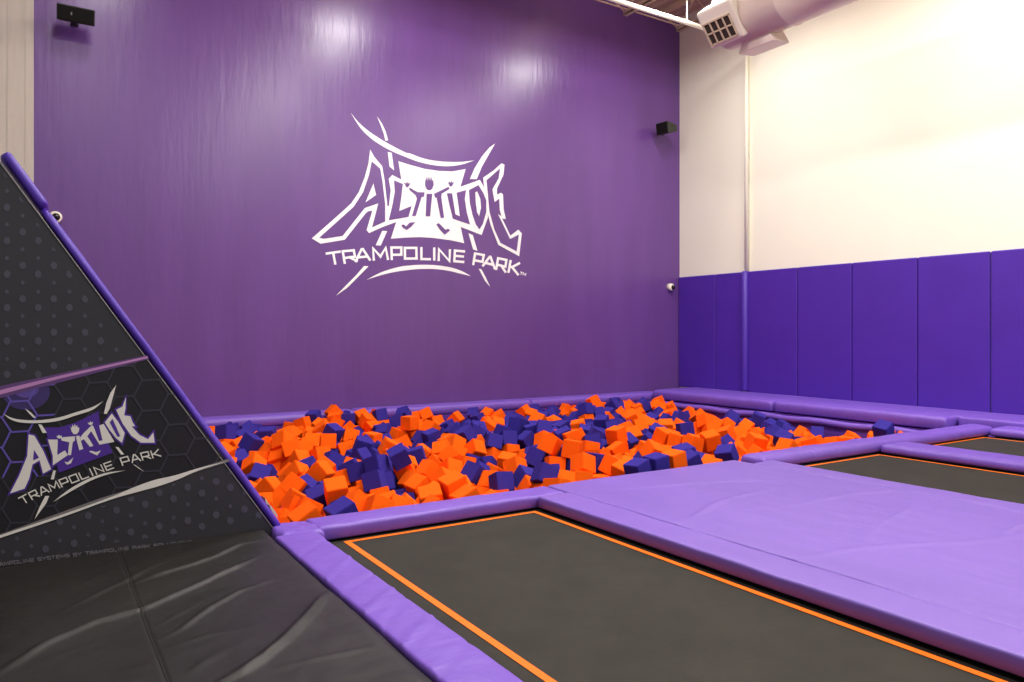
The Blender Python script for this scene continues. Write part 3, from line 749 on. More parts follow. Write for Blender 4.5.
speaker((xs, 12.15, zs), math.radians(-84), math.radians(8), (.34, .42, .27), 'black wall speaker beside the white wall corner, turned sideways', (xs + .15, 12.47, zs), 'dark_green', False, .55)
def dome(px, py, label, right):
    x, z = on_back(px, py, 12.42)
    t = empty('dome_camera', (x, 12.5, z), label, 'camera', 'small dome cameras on the purple wall')
    mb = MB(); mb.tube([(x, 12.5, z), (x, 12.42, z), (x, 12.40, z), (x, 12.40, z)], [.085, .085, .075, .05], 20); mb.obj('housing', M['white_metal'], t, True)
    mb = MB(); n = 10
    dx = .03 if right else .005
    pts = [(x + dx, 12.42 - .075 * math.sin(PI / 2 * k / n), z - (.01 if right else 0)) for k in range(n + 1)]
    mb.tube(pts, [.055 * math.cos(PI / 2 * k / n) + .002 for k in range(n + 1)], 18); mb.obj('lens_dome', M['glass'], t, True)
dome(671.5, 287, 'small white dome camera on the purple wall beside the violet wall pads', True)
dome(55.5, 217, 'small round dome camera on the purple wall behind the sloping panel edge', False)

# ================================================================== foam cubes (settled positions: mm, quaternion x y z / 999, colour)
DATA = """2315,6614,-126,506,-679,374,0 3089,5768,-22,611,440,-371,0 4012,6455,-207,-171,-107,-717,1 4871,6198,-66,250,499,-643,0 3341,7507,-26,-500,165,-849,1 2979,7325,-227,-51,-200,-894,1
2009,5585,-90,-37,973,65,1 4308,6104,-99,-104,239,-94,1 1728,5580,-91,-151,-237,683,0 2537,7743,-164,-742,4,-488,0 4903,6844,56,-940,-249,209,0 3106,7565,-110,947,245,-26,1
9431,5584,41,60,-852,-52,1 5086,5579,-51,150,-11,-986,1 2254,9581,-56,516,610,579,1 2497,6060,-204,667,-687,-46,0 6415,5599,-26,-50,-228,209,1 5329,5571,-15,-527,449,471,1
6241,7251,20,479,-497,602,0 2168,7435,-213,-147,347,-324,0 7156,6506,-26,-66,-778,-217,0 3368,7066,-285,-87,949,83,0 3929,6881,-176,-211,-436,674,1 5601,5593,-8,702,-71,66,0
2873,5781,-111,27,-195,567,0 5005,6562,40,625,-226,-339,0 7444,6040,-24,-804,-568,-56,0 2258,6911,-244,168,-214,-93,1 4707,8207,-164,-152,317,744,0 2970,7781,-192,604,-92,753,1
7448,5592,-44,-230,230,-668,0 4760,6910,-86,508,297,-794,1 3620,7347,-194,-917,-106,-382,0 2579,9334,-24,35,-551,377,0 3106,5567,-107,0,973,0,0 4585,9921,10,832,-553,1,0
5976,6310,-45,143,-543,-255,0 2374,6265,-197,-390,123,-613,0 2047,8286,-232,485,-352,-786,1 4475,6903,-174,-619,576,492,0 5061,8339,-120,571,-773,27,1 6836,7020,-20,-555,-31,106,0
5517,8221,-111,-215,699,647,1 5124,6007,-78,-394,448,700,0 1979,7654,-260,844,353,86,0 4302,6448,-195,-651,708,268,1 2404,8104,-218,122,836,266,0 3403,9839,-37,-511,515,-211,1
2618,9057,-99,-641,-565,-483,0 2069,8660,-179,354,-304,882,0 6905,6574,-65,560,-433,439,0 3874,7304,-198,-519,-279,711,0 4760,8556,-29,-303,-742,-451,1 5644,8656,40,536,-332,-456,1
2121,10433,-9,-396,-647,-237,1 4438,8918,-77,-1,989,41,1 2514,9253,-233,590,61,552,0 3160,9320,-81,-135,-81,-798,0 3443,8865,-100,542,-555,270,1 6094,7057,-154,620,289,-431,0
8718,8029,-46,-670,-527,-291,0 5286,8339,-91,-120,-970,198,1 5091,5801,-110,51,603,170,0 7557,7330,-15,843,529,-21,1 5861,5616,-53,-417,-505,-694,1 3778,7989,-134,-290,526,-679,1
2635,8798,-200,739,-508,284,0 7321,5911,-158,-839,223,-493,0 2933,8519,-195,192,-569,777,1 8418,5910,-115,-175,-62,134,0 4066,7660,-123,-848,-20,-397,0 3327,8618,-209,469,-537,-121,1
4160,8070,-116,-784,6,453,0 1997,6801,-288,-752,175,192,0 4833,6657,-146,-628,187,753,0 5722,8132,29,-344,-560,24,1 2715,6127,-253,-744,-474,-248,0 2869,8747,-152,354,431,-535,0
8053,10170,-14,323,464,-555,1 8309,6303,-89,527,-634,519,1 4726,6046,-193,-762,216,-72,0 4033,6687,-250,-534,-772,301,0 8034,7028,-84,-382,-708,-436,0 3690,8598,-108,-494,700,-354,0
2596,10128,-46,-609,119,-195,1 2028,7434,-349,-302,-372,-111,0 4784,7569,-240,-633,190,628,0 7177,8671,-36,-945,-281,-162,1 6893,6816,-65,-759,-27,-637,0 2971,9401,-94,427,607,152,0
3376,9268,-200,-510,367,-672,0 3632,7006,-238,771,-434,223,0 4760,11459,-39,-546,-583,-456,1 10450,8433,-162,-190,-757,513,1 4504,6057,-193,-605,-150,637,0 4538,11475,-121,845,133,-11,0
4242,5814,-183,-754,-31,199,0 3636,9808,-111,569,-200,-795,0 3434,7368,-296,203,636,-660,0 4564,8476,-128,209,-488,838,0 5704,7075,-14,956,-223,48,1 3549,11694,-123,-766,-281,211,0
4247,6262,-271,281,-24,610,0 4849,9778,-82,-125,869,140,0 8635,8493,-41,856,-54,502,1 5331,6691,-18,-742,-653,142,0 3136,7493,-290,-197,682,-91,1 4431,9994,-180,-474,-420,-392,0
2102,7188,-307,-47,-473,-66,0 2038,6585,-262,-740,-609,255,0 4411,10441,-174,-100,-752,-478,1 7041,7827,-117,-763,-152,550,0 5639,11516,-94,803,493,-104,0 6809,7679,-174,667,-582,382,1
5954,5790,-2,663,368,-483,1 3753,11788,-43,139,37,-907,1 3748,9299,-101,376,637,-351,0 5653,7574,8,538,-148,820,1 7739,8448,-114,-705,-551,-388,0 4653,10509,-30,-786,268,550,1
2815,9201,-148,784,547,-265,0 10222,8824,-166,-407,278,868,1 3502,10538,-73,-909,216,-340,0 9379,6073,-204,163,-697,-677,0 5622,7354,6,-159,-40,538,0 5253,8237,-257,-54,-824,-558,0
6171,11444,-187,893,247,161,0 3439,7585,-182,304,765,-566,0 4421,8164,-195,375,-311,273,0 5174,11444,-46,-793,99,439,1 2822,7875,-301,931,-250,84,0 4277,11610,-90,357,-606,-588,1
5878,9852,-125,362,20,453,0 6163,8905,36,287,209,803,0 10917,7611,-359,434,152,-847,1 8983,10542,-19,481,10,287,1 5096,9520,-113,-59,-905,69,1 7497,7648,-16,193,540,757,0
2610,11411,-124,486,811,45,1 5009,8281,-301,-183,832,-46,0 4571,11309,-225,-965,-74,-15,0 5089,6245,-71,93,-697,709,1 2328,7612,-283,457,751,-151,1 4099,7404,-182,140,-635,758,0
4120,11893,9,-276,-669,-623,0 6492,8357,-20,734,240,-543,0 8894,10994,12,-124,-218,-57,0 8678,7892,-189,792,543,-252,0 8354,9310,-113,766,216,-452,0 5634,7998,-98,492,-250,502,0
2583,8307,-217,307,-40,-808,1 2658,7995,-175,258,360,-872,0 4807,8076,-361,-256,-410,805,1 2450,9474,-183,-188,-400,664,0 2995,7207,-388,294,-478,552,0 4384,9669,-257,802,508,-48,0
5051,8760,-60,852,-146,432,1 5353,8603,-41,-466,682,-476,1 6361,8599,-63,-567,-54,-820,1 2011,9165,-193,-600,-749,-212,1 6415,7885,-83,261,-434,-741,1 3046,8221,-248,-319,-608,725,1
5722,8400,-27,-140,-770,-136,1 6170,5581,-155,-665,-202,-143,0 8344,10189,-109,138,957,-252,1 4530,11673,-74,-767,-191,593,0 7209,8411,-94,-825,342,-335,1 9041,8463,-53,863,-163,-434,0
6633,11628,-156,-426,76,-323,1 3949,8187,-151,350,-890,-240,0 3208,11069,-211,-397,-289,79,0 5264,6453,-71,394,650,513,0 6470,11193,-193,-171,971,-74,1 10646,7695,-353,630,-420,163,0
4064,11669,-80,735,-234,-71,0 7355,6126,-193,-635,6,738,0 10069,8790,-287,296,473,-779,0 6957,11672,-185,196,-867,-18,0 7775,6792,-183,203,-827,-264,1 10086,8385,-275,744,-441,-435,0
2797,5567,-165,-658,-256,-256,0 10404,11099,-157,893,-412,113,1 7636,11492,-148,-54,-784,280,0 6135,10008,-138,-733,315,-601,0 7276,7596,-72,594,-550,544,1 2352,10476,-116,-605,-66,-733,1
4013,11440,-124,512,-825,-146,0 8227,6642,-101,631,-441,282,0 3887,7737,-217,-246,-335,-286,0 9329,7241,-235,-304,572,665,1 2261,9267,-227,537,-115,-209,0 2970,6946,-403,-742,-214,580,0
6442,8148,-80,-321,-930,-160,1 10722,6865,-345,707,380,499,0 7340,10838,-140,650,-468,596,0 5746,11346,-214,320,-403,633,0 7074,7565,-172,-832,419,266,1 5212,9930,-112,80,-785,292,1
2862,7461,-415,96,918,353,0 10133,10466,-130,53,-573,-711,0 10880,8265,-309,505,661,-382,1 9045,7616,-215,-543,-633,63,0 4296,7065,-257,230,101,748,0 8038,10120,-204,-134,-675,137,0
3908,6661,-402,-556,-438,-142,0 6946,10882,-202,-401,-417,3,1 4092,7047,-227,189,-903,344,1 10460,8235,-292,-347,-419,-492,1 9620,6437,-284,828,110,546,0 9047,10446,-180,-693,648,-313,0
2217,10167,-182,-58,446,-828,0 8583,9097,-136,61,532,190,1 5288,9153,-53,-335,688,-439,1 10260,11576,-210,357,767,507,0 7036,11458,-243,-251,-170,753,0 4583,8045,-315,666,389,-27,1
2448,9144,-390,286,889,243,0 7261,8185,-105,473,800,-365,0 2828,10073,-78,-569,780,-32,0 9947,10336,-228,284,473,-786,1 4695,9757,-220,215,274,696,1 3545,7784,-189,-163,-524,-832,0
1775,6508,-327,83,630,-609,0 8919,11896,-224,-332,621,627,0 4920,5984,-247,-700,159,-143,0 8457,11715,-222,-355,-205,682,1 7787,10868,-174,36,882,401,1 11073,10613,-298,591,-140,-690,0
4196,11346,-216,876,-222,-425,0 6193,6628,-99,67,-804,584,0 2435,8475,-299,-646,566,-21,0 8051,8603,-136,-475,-203,-746,0 10355,10799,-133,540,6,524,0 8814,10456,-166,-608,316,431,1
2229,8745,-318,269,-2,-956,1 4603,9532,-229,651,137,-340,1 8724,8874,-132,116,895,-43,1 10298,8006,-335,181,224,952,1 4684,9964,-187,-671,-106,-70,0 10565,10654,-169,206,-174,-911,0
3556,8683,-242,-829,54,-531,1 3702,11357,-147,-517,72,700,0 10709,8031,-365,228,-413,134,1 8678,8217,-197,-314,-830,-89,0 8762,7348,-243,397,-823,344,0 3266,7349,-462,-196,-721,97,1
10269,11266,-233,-482,-491,-662,0 7920,11524,-169,-650,-492,-20,1 8654,11674,-289,-393,745,520,0 10571,5985,-249,357,-743,-48,0 3378,10737,-177,52,172,-815,0 6183,6289,-113,123,418,897,0
9890,10791,-270,-356,-445,-766,0 4579,8711,-134,-622,426,360,0 3189,7047,-432,-65,96,992,1 10208,7317,-364,393,403,808,0 5208,8942,-84,187,364,-245,1 5465,7143,-31,435,-841,-239,0
8841,10254,-260,716,242,-230,1 5025,6588,-162,-467,600,-519,1 7289,5598,-179,398,-690,583,0 8470,6118,-170,-585,-566,530,0 4340,8617,-185,-30,180,787,1 3675,8878,-193,-308,-579,-740,1
3408,11853,-208,-552,352,702,0 6180,7469,-187,-442,-445,-665,1 2317,8231,-346,309,-227,921,0 3048,6677,-389,167,903,-6,0 5393,11530,-142,190,-52,-924,0 7560,10444,-243,37,640,259,0
9498,8533,-206,-860,-77,-379,0 8682,5914,-195,95,818,391,0 7690,6522,-212,-530,-775,-301,0 8423,8286,-148,807,23,-275,0 5961,6702,-237,935,7,-110,0 2500,9913,-154,971,-47,224,0
10542,10950,-75,276,-782,-546,0 9297,9333,-118,-189,563,-74,0 6379,5798,-169,475,575,-257,0 3021,7699,-366,-121,-86,-82,0 5372,7839,-246,-364,76,-507,1 10553,11409,-157,-194,-438,-827,1
4917,7357,-232,-571,-776,104,0 2336,7356,-337,-624,512,-100,1 3145,8438,-284,-263,-909,248,0 3418,11487,-257,-755,-226,449,0 3365,8951,-263,-119,689,376,1 3311,7793,-395,-29,504,-830,1
8605,10284,-220,-668,623,-303,0 5896,10602,-261,498,-185,-846,1 7023,8557,-197,-874,-453,-60,1 4914,8547,-164,-275,735,612,0 5223,7986,-280,-662,428,516,0 4181,9931,-247,496,813,-166,1
5916,6423,-194,-509,-63,800,1 3370,5581,-194,241,70,-967,0 8160,6939,-227,-488,-535,-637,0 7492,10688,-187,-550,-184,-750,1 5315,6217,-131,757,-599,256,0 8026,5789,-187,73,-849,-497,0
5545,6263,-169,-596,-161,152,0 6024,7763,-63,386,342,312,0 8128,10546,-208,289,-541,724,1 8881,10741,-108,-299,-105,563,0 4104,10763,-250,-391,163,365,1 2829,11875,-209,-178,70,13,1
11078,8651,-344,-141,965,214,1 10380,6509,-363,-735,-25,29,0 1762,7130,-295,-26,-954,294,0 3262,5993,-111,145,108,-744,0 7231,6565,-200,-580,7,-808,0 7747,8309,-255,728,320,592,1
7141,6775,-104,-448,-332,-523,0 2305,10883,-58,-516,-571,-537,1 7285,9602,-178,-499,43,321,1 3251,7798,-191,899,-369,216,1 9317,5593,-170,-403,501,642,0 7523,5853,-219,-557,765,290,0
8154,6465,-232,60,433,6,0 2419,7861,-275,-410,9,872,0 4529,6328,-168,-146,-958,241,1 2627,9009,-301,3,-292,-939,0 6804,6354,-254,-172,-824,477,1 8384,9036,-162,838,-42,195,0
3574,9116,-145,29,894,-391,1 4213,6017,-293,603,-664,-232,0 8540,11141,-233,-484,448,-136,0 6434,7031,-248,94,-242,-378,0 8473,5617,-165,-171,732,303,0 4762,11400,-225,-55,800,596,0
7343,7392,-135,-456,-678,393,0 5878,8620,-39,251,-163,735,1 8993,7321,-214,-187,650,-298,0 5263,7283,-14,230,209,362,0 4616,11107,-269,-92,957,272,1 8127,10351,-158,-122,-482,90,1
7886,9887,-253,321,724,509,1 8157,9398,-235,532,-279,-750,1 9186,8359,-175,234,512,445,0 4323,11903,-101,600,-600,-373,1 7282,11774,-244,442,-240,856,0 4316,9027,-277,-119,-672,-702,1
9960,11501,-206,249,-407,454,1 10264,8606,-291,-129,642,406,1 3557,8271,-202,170,379,-661,0 8251,6069,-200,-30,-192,-663,0 6254,10520,-187,-475,526,-168,0 3592,9533,-217,-117,-781,-585,0
5094,6795,-94,-21,-562,-230,1 8418,6613,-204,77,-505,828,0 6045,8316,-119,29,586,366,1 9487,10622,-263,-99,442,881,0 5018,9823,-199,33,230,839,1 7337,11201,-280,-206,314,-448,1
8112,8194,-165,380,-771,361,0 4164,9569,-277,516,-451,-188,0 10188,11868,-140,-621,-404,363,1 5572,11054,-263,839,313,196,0 4814,10223,-105,311,214,893,0 3155,9272,-271,-53,731,-158,1
10030,7139,-360,131,781,445,0 9078,8870,-97,-597,532,370,1 6311,7264,-164,566,286,419,0 2224,6585,-393,-179,827,-76,0 4960,9492,-251,-262,694,629,0 9388,9566,-182,-117,-861,85,0
3028,6024,-161,410,447,742,0 2772,6973,-411,660,-386,-602,0 11067,6712,-353,240,-720,45,0 7987,10715,-302,-1,-310,-903,1 3827,6190,-326,701,-102,608,0 2315,11210,-86,-671,684,-233,1
7624,5579,-136,330,-289,-675,0 6066,10852,-284,-590,163,-740,1 3262,6760,-472,459,-219,-692,0 9438,6824,-295,-17,-731,-675,1 2004,8150,-378,-795,409,-391,0 2516,7486,-328,-426,-884,0,1
2084,10362,-191,287,711,551,0 9903,8229,-362,-693,605,71,0 7482,9257,-224,-386,164,-561,1 4743,6891,-297,609,-396,351,1 6738,8482,-132,-280,475,157,1 8884,11353,-180,-4,505,198,1
7454,6655,-149,-245,257,-907,1 9534,10401,-318,661,537,-146,0 7991,6242,-278,881,138,-449,0 7010,10425,-238,-752,-436,489,1 7363,10118,-287,368,-509,707,1 8253,5768,-216,-184,962,-195,0
3514,7923,-408,-629,664,355,1 8404,7020,-251,597,583,-262,0 10517,6324,-302,-590,-471,-73,0 1800,9007,-73,-512,171,681,0 3301,10542,-220,-497,36,852,0 9689,7206,-318,578,-671,-459,0
10218,8204,-396,754,-129,-619,0 7341,10355,-248,-803,-51,199,0 10289,6729,-366,384,142,904,0 6911,7580,-348,833,288,-59,0 10459,11754,-229,240,-333,849,0 3353,8040,-210,98,744,265,1
2936,9627,-178,267,708,424,0 5820,7043,-214,982,-153,69,0 3893,8596,-228,261,-49,878,1 3746,11044,-133,-729,-247,-616,0 10367,10994,-372,-750,324,257,1 10251,7758,-368,-207,538,-208,1
2735,11331,-269,-537,459,213,1 5571,8619,-143,-688,-716,78,1 8219,11218,-354,-720,246,299,1 5060,9250,-187,686,-238,325,1 4870,11888,-101,-181,146,-726,0 9996,10097,-230,729,-647,-139,0
7124,6032,-281,-188,-484,-457,0 2117,9884,-265,221,416,-879,0 3836,10128,-224,-439,-498,319,1 1762,6232,-326,-383,764,120,0 3082,10353,-278,-66,-573,560,0 4561,10862,-224,215,-420,-505,1
9141,11878,-259,464,622,381,0 4982,10415,-143,-246,23,958,0 2836,8220,-336,-495,746,51,1 8570,8912,-254,780,-297,330,0 6569,11877,-375,449,96,887,1 3254,9948,-169,648,-220,-516,0
7057,9967,-210,-845,83,495,0 4572,10224,-207,139,268,498,0 7137,10790,-285,261,75,494,1 3224,8752,-311,-105,-622,391,1 5755,9000,-111,493,371,718,1 10828,8919,-347,-392,13,184,1
3859,6875,-366,-181,242,-565,0 6008,11125,-340,772,-311,-462,1 3940,6353,-369,56,658,-342,0 3335,9486,-231,-37,827,-146,1 5108,6201,-271,-495,-499,-401,0 6128,7957,-79,193,-558,316,0
6293,9858,-200,390,-379,-838,1 7469,6463,-224,760,-351,-488,0 2152,9595,-223,-487,127,840,1 7496,11636,-276,249,468,-257,1 6591,10465,-275,-502,-747,-171,1 6637,6418,-150,-464,867,171,1
5936,7237,-218,116,516,-46,0 2310,6430,-290,-433,-332,705,1 5881,8007,-105,-117,774,-273,0 9650,6174,-293,743,309,466,0 9787,7462,-292,41,-323,-817,1 4319,9397,-379,-571,594,109,1
7489,9741,-229,-166,-772,-573,1 2695,9855,-96,17,-873,-53,0 7435,9937,-249,-755,180,264,1 7819,8863,-175,426,427,393,1 8613,10689,-156,-20,597,-471,1 7800,7251,-208,-498,776,-37,0
9584,5620,-103,-843,476,-135,0 3560,9720,-271,-489,625,530,0 8151,11850,-198,-619,-677,267,1 3929,11836,-199,-410,870,85,0 8339,9874,-275,96,-703,226,1 9271,10323,-283,527,810,250,0
8667,11353,-298,-686,413,467,0 10684,10586,-315,-211,-169,478,1 4564,11902,-142,-600,600,-373,1 10147,6450,-381,-742,-365,552,0 4314,11518,-281,596,335,-636,0 8097,11626,-254,334,-645,674,1
10850,6637,-406,41,-546,625,0 4989,11329,-191,-182,151,492,1 7842,10385,-289,302,-870,-385,1 8959,9793,-276,122,864,448,0 3727,6452,-389,888,-212,318,0 7906,6439,-139,610,517,-400,0
7750,10101,-273,-626,-69,-555,1 10189,10217,-258,105,429,-668,0 2779,11568,-292,718,-376,226,0 5566,9204,-229,-721,-17,668,1 3024,9878,-223,275,-869,-171,0 9144,9996,-312,-423,102,-886,0
8776,8442,-201,-471,-304,549,1 5632,10470,-247,176,-901,-83,1 10465,8495,-349,501,670,-298,1 4033,8874,-304,-806,-153,552,0 8123,10892,-316,479,-538,3,1 6583,7735,-129,104,236,-814,1
7783,11235,-246,109,694,363,1 3467,7660,-567,373,698,152,1 9140,8645,-137,-66,814,568,0 8273,10768,-222,-501,468,-23,0 8765,9917,-336,408,-844,-72,1 9550,6625,-309,48,-986,109,0
10168,11506,-370,172,-495,245,0 2342,11556,-151,95,569,749,1 6268,11249,-322,-765,450,300,1 11084,9283,-410,650,-560,382,1 4598,11654,-333,-252,-52,-275,0 9030,10926,-133,311,481,517,0
5090,11610,-246,-492,392,-761,0 3132,9656,-202,-650,-57,178,0 3640,10260,-277,293,-777,426,0 4376,7882,-306,-272,897,168,0 5113,7031,-150,-121,-309,-178,1 7991,8403,-243,-654,161,589,1
9909,11062,-324,809,456,368,0 3067,6369,-413,234,234,-940,0 4198,6400,-412,212,803,94,0 8202,7927,-253,806,149,507,0 4883,7088,-199,-636,369,89,1 7259,6368,-236,-636,-19,-761,1
4017,7947,-282,-594,-50,-378,0 3801,7093,-297,-55,304,801,0 5505,8412,-198,-49,-735,-674,1 6846,10093,-239,-180,-522,418,1 7643,11868,-306,-43,-167,242,1 9452,8973,-232,-489,-291,817,0
10750,9088,-436,-878,281,279,1 5886,11544,-276,-882,-99,-283,0 4508,11441,-392,-283,442,480,0 2402,6707,-282,270,-774,11,1 4842,11660,-73,-127,76,713,0 9985,10538,-323,405,-549,472,0
2428,9690,-178,93,-548,-30,0 3895,10631,-252,305,-410,131,0 5732,11673,-192,-503,17,535,0 1991,6985,-394,-49,961,-65,1 4452,9550,-399,-606,-557,-553,0 3072,7384,-460,-111,-173,-742,1
3610,6550,-235,547,-362,121,0 10929,11903,-308,351,-351,-613,0 4786,10685,-142,-1,478,-120,1 5362,8818,-199,294,301,621,0 6568,11433,-269,360,-696,310,0 10276,9032,-322,610,-463,-154,1
2300,9898,-192,-567,-164,-160,0 3014,11337,-281,319,-770,-6,1 3364,10310,-225,27,467,24,1 7957,9022,-220,-140,-981,125,0 8275,8532,-217,-302,-239,-816,1 9109,9329,-215,381,183,-516,0
9540,10173,-332,-695,617,-179,0 4525,9782,-391,96,834,521,1 4145,11728,-294,-585,-26,807,0 7036,6314,-328,-237,345,-301,0 9053,10290,-365,-588,53,-538,0 5182,7365,-177,-851,32,-480,1
7308,7725,-223,-25,528,842,0 9102,9066,-213,-524,734,306,0 3715,10429,-193,547,-600,256,1 5859,10847,-345,-235,-694,354,1 7829,7807,-224,-556,-378,686,1 8214,8824,-163,612,-51,-389,1
8706,10997,-139,-245,14,862,0 10834,8553,-375,-537,-138,-479,0 11033,7720,-475,907,296,-282,1 537,7215,-642,-30,-904,64,0 595,7483,-574,484,555,-516,0 590,7738,-586,321,-346,706,1
595,8108,-586,-200,-166,-94,0 538,8503,-621,81,-549,-417,0 612,8749,-550,-570,-220,-480,0 617,9696,-621,522,-389,252,0 664,9934,-634,463,556,-532,0 504,10187,-562,-250,295,642,1
9850,8759,-614,-348,117,-785,0 516,7278,-416,-582,-454,480,0 577,7522,-370,635,236,-719,0 510,7921,-476,957,20,69,1 554,8249,-442,246,433,-414,0 706,9216,-655,-100,-154,93,1
549,9418,-638,-680,-583,410,1 1823,8585,-357,204,-187,547,1 3347,11385,-448,-739,-353,496,1 3750,7840,-368,-781,154,-598,1 3830,8057,-375,832,-230,501,1 4636,10064,-435,-290,242,-469,1
4620,11210,-435,579,651,-303,0 4903,9744,-349,-270,797,72,0 4783,9906,-403,72,-320,303,1 5217,8190,-445,-188,-87,-737,0 5598,10805,-380,-470,143,845,1 5417,11440,-367,441,-459,751,1
5765,11252,-385,434,-269,699,0 5694,11479,-416,522,320,780,1 6824,9933,-369,-498,-272,776,1 7333,10760,-421,115,-348,929,0 7636,10236,-380,543,610,-559,0 7566,10814,-342,-264,949,106,1
7421,11792,-384,523,87,485,1 8001,10021,-372,-662,449,567,0 8091,9748,-430,65,375,-872,0 8214,10077,-489,638,29,694,1 8765,7749,-484,3,390,-114,1 9932,8535,-448,508,349,-735,1
9955,8787,-449,514,-774,-125,0 10009,9069,-458,-227,-729,-413,1 10078,9967,-547,-395,348,841,1 10256,7977,-545,-737,-468,-288,1 10274,10448,-621,-283,383,333,1 10333,11228,-414,352,-594,572,1
10853,10933,-518,188,908,-289,1 502,6858,-262,719,-58,-689,1 538,7101,-186,615,-61,775,1 627,7330,-198,639,206,-732,1 567,7523,-171,192,-977,-58,1 508,8019,-303,-208,639,-186,1
530,8392,-285,-608,597,259,1 512,9222,-497,-7,992,-88,1 650,9479,-468,-352,-823,294,1 745,11439,-327,-691,-360,320,1 725,5973,-263,-79,525,-50,0 755,9151,-337,-572,-520,-619,1
848,11035,-225,-974,175,-43,1 1083,6406,-277,-567,212,479,1 1024,6634,-276,216,523,97,1 1179,10480,-237,440,-345,634,0 1663,6406,-451,-787,449,-340,1 1384,6807,-369,-120,-789,-48,1
1538,7175,-337,343,-170,680,1 1504,9257,-231,-632,416,513,1 1503,9501,-289,372,403,-700,0 1954,8784,-344,862,-45,-158,1 1782,9172,-205,-676,-130,687,1 1641,11192,-338,-402,382,73,1
1938,11507,-385,-460,-372,139,0 2033,8466,-344,-153,422,893,1 1870,9988,-313,414,-329,823,0 2551,7027,-427,-28,-700,-347,1 2451,10282,-221,254,-566,316,0 2464,10546,-290,-477,-297,-668,1
2197,11418,-246,-213,-234,907,1 2800,7750,-482,318,-467,-229,1 2991,8957,-324,778,121,-538,0 3257,9470,-411,417,365,-756,0 2897,10154,-246,-607,-233,-100,1 3048,11650,-323,154,-547,489,1
3597,6799,-345,411,-221,-639,0 3463,11645,-381,-800,-325,-413,0 3732,7244,-406,-137,-251,296,0 3815,7471,-314,643,-667,100,1 3450,10074,-221,916,-81,182,1 3591,11242,-294,819,75,345,1
3691,11860,-267,-442,895,-27,1 3987,5997,-369,-935,-67,-224,1 4104,8287,-361,241,-93,874,1 3885,9138,-267,154,-809,-171,0 3952,9890,-305,108,-814,135,0 4043,11238,-375,616,688,221,1
4311,11253,-345,-736,-494,389,0 4374,11836,-351,699,-107,-606,1 4809,7128,-382,142,292,157,0 4334,10219,-337,-661,33,167,0 4731,10448,-201,-534,319,-618,0 5344,7151,-188,261,-465,16,1
5304,8614,-231,-103,158,-757,1 5280,9742,-293,51,-448,-359,0 5407,10888,-302,358,338,-836,0 5462,10619,-365,950,-53,282,1 5712,7298,-170,326,-562,527,1 5763,10047,-447,303,192,20,0
5586,11663,-337,-164,907,272,1 5968,9592,-248,341,-518,534,1 5980,11732,-322,58,833,-340,1 6399,6650,-188,454,-488,562,0 6686,6975,-242,42,718,-291,0 6637,9656,-324,285,-479,825,1
6887,7125,-213,-308,765,-526,0 6755,7702,-433,-931,-63,271,0 6822,7869,-278,324,710,97,0 6949,9750,-286,866,171,445,0 6823,10804,-332,-653,-393,-139,0 6727,11086,-290,711,-350,-607,1
6528,11193,-380,469,-423,688,1 6852,8431,-311,-89,539,-644,1 7338,9212,-351,167,-311,262,0 6998,9236,-365,440,-828,-71,1 6770,11716,-275,347,297,769,1 7188,7989,-229,402,-697,332,1
7385,8256,-278,-519,-183,830,0 7321,9450,-317,609,-577,464,0 7200,10054,-374,-172,477,-24,0 7385,10959,-288,252,-168,304,1 7831,5617,-217,-873,-134,-459,1 7536,7236,-198,-417,619,296,1
7723,8166,-392,938,93,-92,0 7823,8601,-446,217,-899,-311,1 8047,6030,-304,207,-282,162,1 8156,6686,-277,-68,-961,-105,0 8042,9005,-525,-139,746,556,0 7814,9776,-462,521,219,-185,1
8052,10300,-360,413,-195,-884,1 7730,11449,-317,261,-833,-484,0 7815,11724,-241,853,426,-161,0 8507,8081,-398,-583,388,197,0 8686,8669,-170,41,753,-105,0 8155,9587,-324,-155,396,631,1
8258,10120,-290,-194,163,548,0 8446,5797,-340,-107,238,-954,0 8562,7780,-321,372,319,-731,1 8725,8061,-330,551,187,-515,1 8897,8686,-256,-73,-539,-86,1 8503,10437,-441,-205,302,599,1
8749,11902,-344,-331,-331,624,0 8633,6537,-247,771,-228,518,1 8760,7216,-389,-710,-598,-322,0 8929,7782,-367,-919,-37,384,1 8846,9429,-307,648,262,-95,1 9238,5823,-289,728,-493,327,0
9308,6121,-447,117,-565,-308,1 9169,7001,-308,523,-313,610,1 9308,7929,-395,-720,-545,-384,1 9292,8119,-513,112,880,-408,0 9271,8288,-378,557,655,-201,0 9308,8535,-347,751,-413,416,1
9472,5808,-264,524,-133,64,1 9644,6842,-359,-580,-428,-376,0 9391,7045,-324,24,632,167,1 9717,8328,-488,873,-14,359,0 9233,9823,-420,622,462,-193,1 9315,10131,-379,-694,621,-102,0
9412,10859,-391,527,-774,93,0 9625,11394,-480,102,493,-669,0 10027,7575,-395,-239,-507,82,0 10269,9764,-414,661,398,-633,1 9920,11406,-371,-427,766,200,1 9970,11698,-348,-362,89,-667,1
9859,7259,-445,-810,215,376,0 10187,8706,-460,-114,-560,-274,1 10164,9204,-340,208,681,539,1 10345,10214,-384,-339,-401,607,0 9972,10796,-453,260,-806,366,1 10849,7530,-539,-352,-462,-49,0
10482,7822,-474,-338,453,627,1 10280,10490,-384,-822,173,-184,1 10449,11429,-350,-501,411,160,1 10681,11891,-347,864,54,497,0 10834,8362,-475,170,107,-144,0 10908,10015,-589,660,-660,252,0
10803,10526,-475,-167,-824,-120,0 11062,10947,-415,222,-270,-653,0 10930,11244,-257,835,365,-253,1 502,5599,-185,94,-62,704,0 510,6232,-372,571,635,-357,1 502,6864,-65,466,446,-528,1
